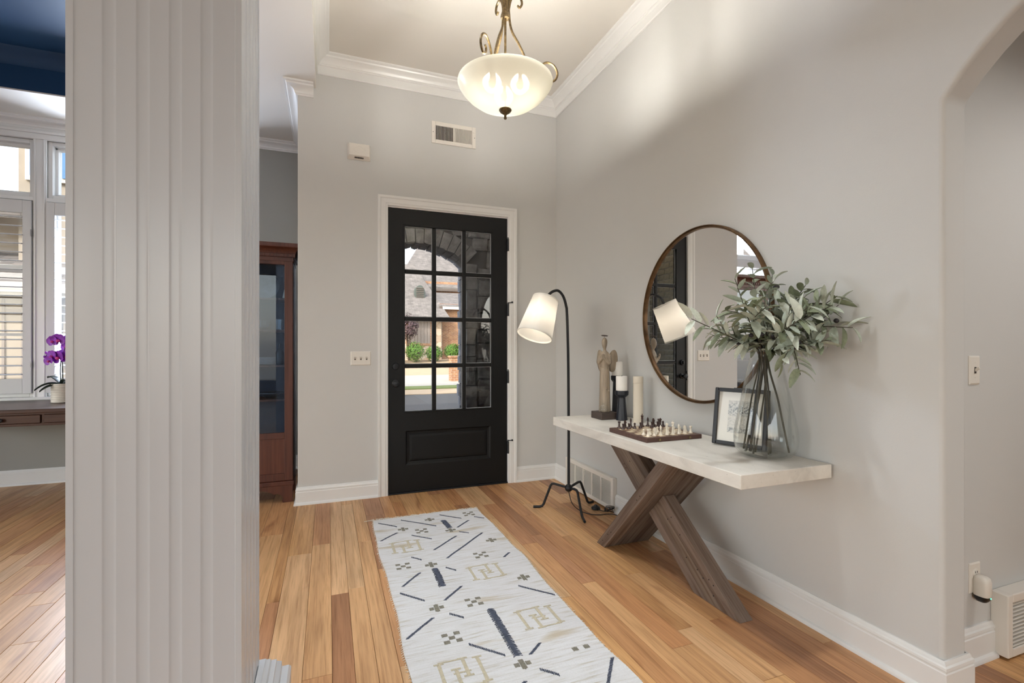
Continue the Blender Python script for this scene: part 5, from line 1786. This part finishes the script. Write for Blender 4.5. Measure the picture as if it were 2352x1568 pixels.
def leaf_cloud(mb, c, rad, n, s, r):
    for _ in range(n):
        d = Vector((r.gauss(0, 1), r.gauss(0, 1), r.gauss(0, 1))).normalized()
        p = Vector(c) + Vector((d.x * rad[0], d.y * rad[1], d.z * rad[2])) * r.uniform(.72, 1.05)
        u = (d.orthogonal() + Vector((r.uniform(-.6, .6), r.uniform(-.6, .6), r.uniform(-.6, .6)))).normalized() * s * r.uniform(.6, 1.3)
        v = d.cross(u).normalized() * s * .5
        mb.add([p - u, p - v + d * s * .2, p + u, p + v + d * s * .2], [(0, 1, 2, 3)])
    return mb
def far_house():
    t = thing('neighbor_house', 'stone and brick house with grey shingle roof across the street', 'house', (6, 32, .3))
    MB().box(-6, 7.1, 32, 32.3, .2, 3.3).build('stone_wall', 'far_stone', t, uvbox=True)
    MB().box(7.1, 9.6, 32.7, 33.0, .2, 4.2).build('brick_wall', 'far_brick', t, uvbox=True)
    MB().box(5.5, 14, 36.4, 36.7, .2, 6.2).build('upper_brick_wall', 'far_brick', t, uvbox=True)
    # main roof with hipped end
    ez, e = 3.22, 31.55
    m = MB().add([(-7, e, ez), (7.55, e, ez), (6.0, 36.6, 7.4), (-7, 36.6, 7.4), (-7, e, ez - .12), (7.55, e, ez - .12), (7.75, 36.6, 3.4), (-7, 36.6, 3.4)],
                 [(0, 1, 2, 3), (1, 6, 2), (0, 4, 5, 1), (4, 7, 6, 5)])
    m.build('main_roof', 'roof_shingle', t, uvbox=True)
    m = MB().add([(4.5, 36.0, 5.75), (15, 36.0, 5.75), (15, 42, 9.8), (7.2, 42, 9.8), (4.5, 36, 5.6), (15, 36, 5.6)], [(0, 1, 2, 3), (0, 4, 5, 1)])
    m.build('upper_roof', 'roof_shingle', t, uvbox=True)
    MB().add([(7.2, 32.35, 4.05), (10.2, 32.35, 4.05), (10.2, 35.8, 5.3), (7.2, 35.8, 5.3), (7.2, 32.35, 3.9), (10.2, 32.35, 3.9)], [(0, 1, 2, 3), (0, 4, 5, 1), (4, 0, 3)]).build('bay_roof', 'roof_shingle', t, uvbox=True)
    MB().box(-7, 7.55, 31.45, 31.58, 3.02, 3.22).build('gutter', 'gutter_brown', t)
    MB().box(7.25, 10.2, 32.25, 32.38, 3.8, 3.98).build('bay_gutter', 'exterior_trim', t)
    MB().box(7.05, 7.2, 32.3, 32.6, .3, 4.0).build('downspout', 'gutter_brown', t)
    MB().box(4.5, 14, 35.95, 36.05, 5.45, 5.62).build('upper_gutter', 'gutter_brown', t)
    # shuttered opening of the stone wall
    w = MB()
    w.box(4.75, 6.45, 31.93, 32.0, 1.35, 1.5).box(4.75, 6.45, 31.93, 32.0, 3.0, 3.1).box(4.75, 4.85, 31.93, 32, 1.5, 3.0).box(6.35, 6.45, 31.93, 32, 1.5, 3.0)
    w.build('window_surround', 'far_brick', t, uvbox=True)
    for i in range(7):
        x = 4.88 + i * .21
        MB().box(x, x + .19, 31.95, 31.99, 1.5, 3.0).build('shutter_board', 'shutter_taupe', t)
    # right-hand window in the upper brick
    f = MB().box(7.9, 8.7, 36.33, 36.4, 4.2, 5.3).build('window', 'exterior_trim', t)
    LOC[f.name] = LOC[t.name]
    for i in range(2):
        for j in range(2):
            MB().box(7.97 + i * .35, 8.28 + i * .35, 36.31, 36.335, 4.27 + j * .5, 4.72 + j * .5).build('pane', 'blue_glass_window', f)
    # oval louvred roof vent
    cx, cy, cz = 5.88, 33.35, 4.95
    P = [(cx + .36 * math.cos(a), cz - .1 + .62 * math.sin(a) if math.sin(a) > 0 else cz - .1 + .55 * math.sin(a)) for a in [2 * PI * k / 24 for k in range(24)]]
    MB().prism(P, cy - .12, cy + .75, 'y').build('vent_housing', 'vent_green_grey', t)
    for i in range(8):
        zz = cz - .55 + i * .12
        MB().box(cx - .26, cx + .26, cy - .17, cy - .12, zz, zz + .05).build('vent_louver', 'gutter_brown', t)
far_house()
o = MB().box(5.15, 6.1, 21.2, 21.7, -.3, .78).box(5.1, 6.15, 21.15, 21.75, .78, .86).build('brick_pier', 'far_brick', uvbox=True)
tag(o, 'low brick pier beside the sidewalk across the street', 'pier')
def bush(c, rad, n, s, mat, label, seed, cat='shrub', trunk=None):
    r = random.Random(seed)
    t = thing('garden_' + cat, label, cat, (c[0], c[1], c[2] - rad[2]))
    core = MB()
    leaf_cloud(core, c, rad, n, s, r)
    leaf_cloud(core, c, tuple(q * .7 for q in rad), n // 2, s, r)
    o = core.build('foliage', mat, t)
    o['kind'] = 'stuff'
    st = MB()
    base = trunk if trunk is not None else c[2] - rad[2]
    for k in range(3):
        st.tube([(c[0] + .05 * k, c[1], base), (c[0] + r.uniform(-.4, .4) * rad[0], c[1], c[2])], .05, 6)
    st.build('stems', 'bark', t)
bush((5.05, 30.2, .95), (.62, .55, .62), 840, .065, 'shrub_leaf', 'round green shrub below the shuttered window across the street', 1)
bush((3.75, 29.8, .8), (.5, .5, .6), 760, .065, 'magnolia_leaf', 'dark green shrub nearest the plum tree across the street', 2)
bush((6.25, 30.4, .85), (.55, .5, .5), 760, .065, 'shrub_leaf', 'bright shrub by the stone wall edge across the street', 3)
bush((7.55, 30.6, .95), (.62, .5, .5), 840, .065, 'shrub_leaf', 'bright shrub before the brick bay across the street', 4)
bush((9.1, 30.6, 1.15), (.7, .5, .6), 840, .065, 'shrub_leaf', 'large bright shrub beside the magnolia across the street', 6)
bush((8.15, 29.4, 3.5), (.42, .5, 2.6), 520, .15, 'magnolia_leaf', 'tall magnolia tree before the brick bay across the street', 5, 'tree', .3)
bush((4.75, 30.9, 2.5), (.65, .5, .85), 420, .10, 'plum_leaf', 'purple-leaved plum tree before the shuttered window across the street', 8, 'tree', .4)

# ------------------------------------------------------------------ own side wing seen through the study windows
def wing():
    t = thing('side_wing', 'beige board-and-batten wing of the house outside the study windows', 'building', (-4.5, 11, -.2))
    MB().box(-9, -1.4, 11.0, 11.2, -.3, 2.12).build('board_wall', 'stucco_beige', t)
    me = MB().box(-.018, .018, -.02, 0, -.3, 2.1).mesh('batten')
    x = -8.9
    while x < -1.4:
        put('batten', me, 'shutter_taupe', t, (x, 11.0, 0))
        x += .26
    MB().box(-9, -1.3, 10.6, 11.0, 2.12, 2.22).build('eave', 'exterior_trim', t)
    MB().box(-9, -1.3, 10.55, 10.62, 2.18, 2.34).build('gutter', 'exterior_trim', t)
    MB().add([(-9, 10.55, 2.30), (-1.3, 10.55, 2.30), (-1.3, 12.6, 3.15), (-9, 12.6, 3.15)], [(0, 1, 2, 3)]).build('lower_roof', 'roof_shingle', t, uvbox=True)
    MB().box(-9, -1.4, 12.55, 12.7, 3.0, 3.85).build('upper_wall', 'stucco_beige', t)
    MB().add([(-9, 11.7, 3.75), (-5.3, 11.7, 3.75), (-7.0, 13.2, 5.2), (-9, 13.2, 5.2), (-9, 11.7, 3.65), (-5.3, 11.7, 3.65)], [(0, 1, 2, 3), (0, 4, 5, 1)]).build('upper_roof', 'roof_shingle', t, uvbox=True)
    MB().box(-5.52, -1.4, 12.0, 12.4, 2.4, 8.0).build('tower_wall', 'stucco_beige', t)
    for a, b in ((-5.40, -4.30), (-3.6, -2.4)):
        f = MB().box(a, b, 11.94, 12.0, 4.45, 6.9).build('tower_window', 'exterior_trim', t)
        LOC[f.name] = LOC[t.name]
        m_ = (a + b) / 2
        for p, q in ((a + .08, m_ - .02), (m_ + .02, b - .08)):
            for z0, z1 in ((4.53, 5.18), (5.22, 5.9), (5.94, 6.82)):
                MB().box(p, q, 11.92, 11.945, z0, z1).build('pane', 'blue_glass_window', f)
    g = MB()
    g.tube([(-4.9, 10.97, 1.75), (-4.3, 10.97, .7)], .03, 4).tube([(-4.1, 10.97, 1.9), (-3.5, 10.97, .6)], .03, 4).box(-5.2, -3.4, 10.94, 10.98, 1.85, 1.92)
    g.build('gate_bracing', 'shutter_taupe', t)
wing()
# unseen ceiling lights; the foyer ones are added to brighten floor and tabletop
def can_light(x, y, z, watt, col, label, cone=120):
    t = thing('recessed_light', label, 'lamp', (x, y, z))
    MB().lathe([(.075, z - .003), (.082, z - .0005), (.058, z - .0003), (.056, z - .002)], 24, (x, y, 0), False).build('trim_ring', 'white_plastic', t, smooth=True)
    l = light('recessed_light_lamp', 'SPOT', (x, y, z), watt, col, aim=(0, 0, -1), spot_size=R(cone), spot_blend=.9, shadow_soft_size=.09)
    l.location = (0, 0, -.012)
    l.parent = t
can_light(3.0, .25, 2.75, 60, (.98, .96, .95), 'recessed round light in the hall ceiling', 160)
can_light(.30, 2.85, ZT, 48, (.92, .97, 1.0), 'recessed round light in the foyer ceiling near the front door', 96)
can_light(.45, 1.70, ZT, 76, (.92, .97, 1.0), 'recessed round light in the foyer ceiling near the column', 84)
can_light(1.05, 1.70, ZT, 76, (.92, .97, 1.0), 'recessed round light in the foyer ceiling near the arch', 84)

pl = thing('porch_lantern', 'small glass ceiling lantern hanging inside the porch', 'lamp', (1.0, 4.98, 2.95))  # lantern added out of view to light up the porch brick
MB().lathe([(.06, 2.935), (.065, 2.95), (.004, 2.95)], 20, (1.0, 4.98, 0)).build('canopy', 'black_metal', pl, smooth=True)
MB().lathe([(.012, 2.80), (.055, 2.81), (.075, 2.86), (.07, 2.93)], 20, (1.0, 4.98, 0), False).build('glass_shade', 'bottle_glass', pl, smooth=True)
MB().ball((1.0, 4.98, 2.87), .028, 12, 8).build('bulb', 'bulb_glow', pl, smooth=True)
l = light('porch_lantern_light', 'POINT', (1.0, 4.98, 2.87), 16, (1.0, .90, .74), shadow_soft_size=.05)
l.location = (0, 0, -.08)
l.parent = pl
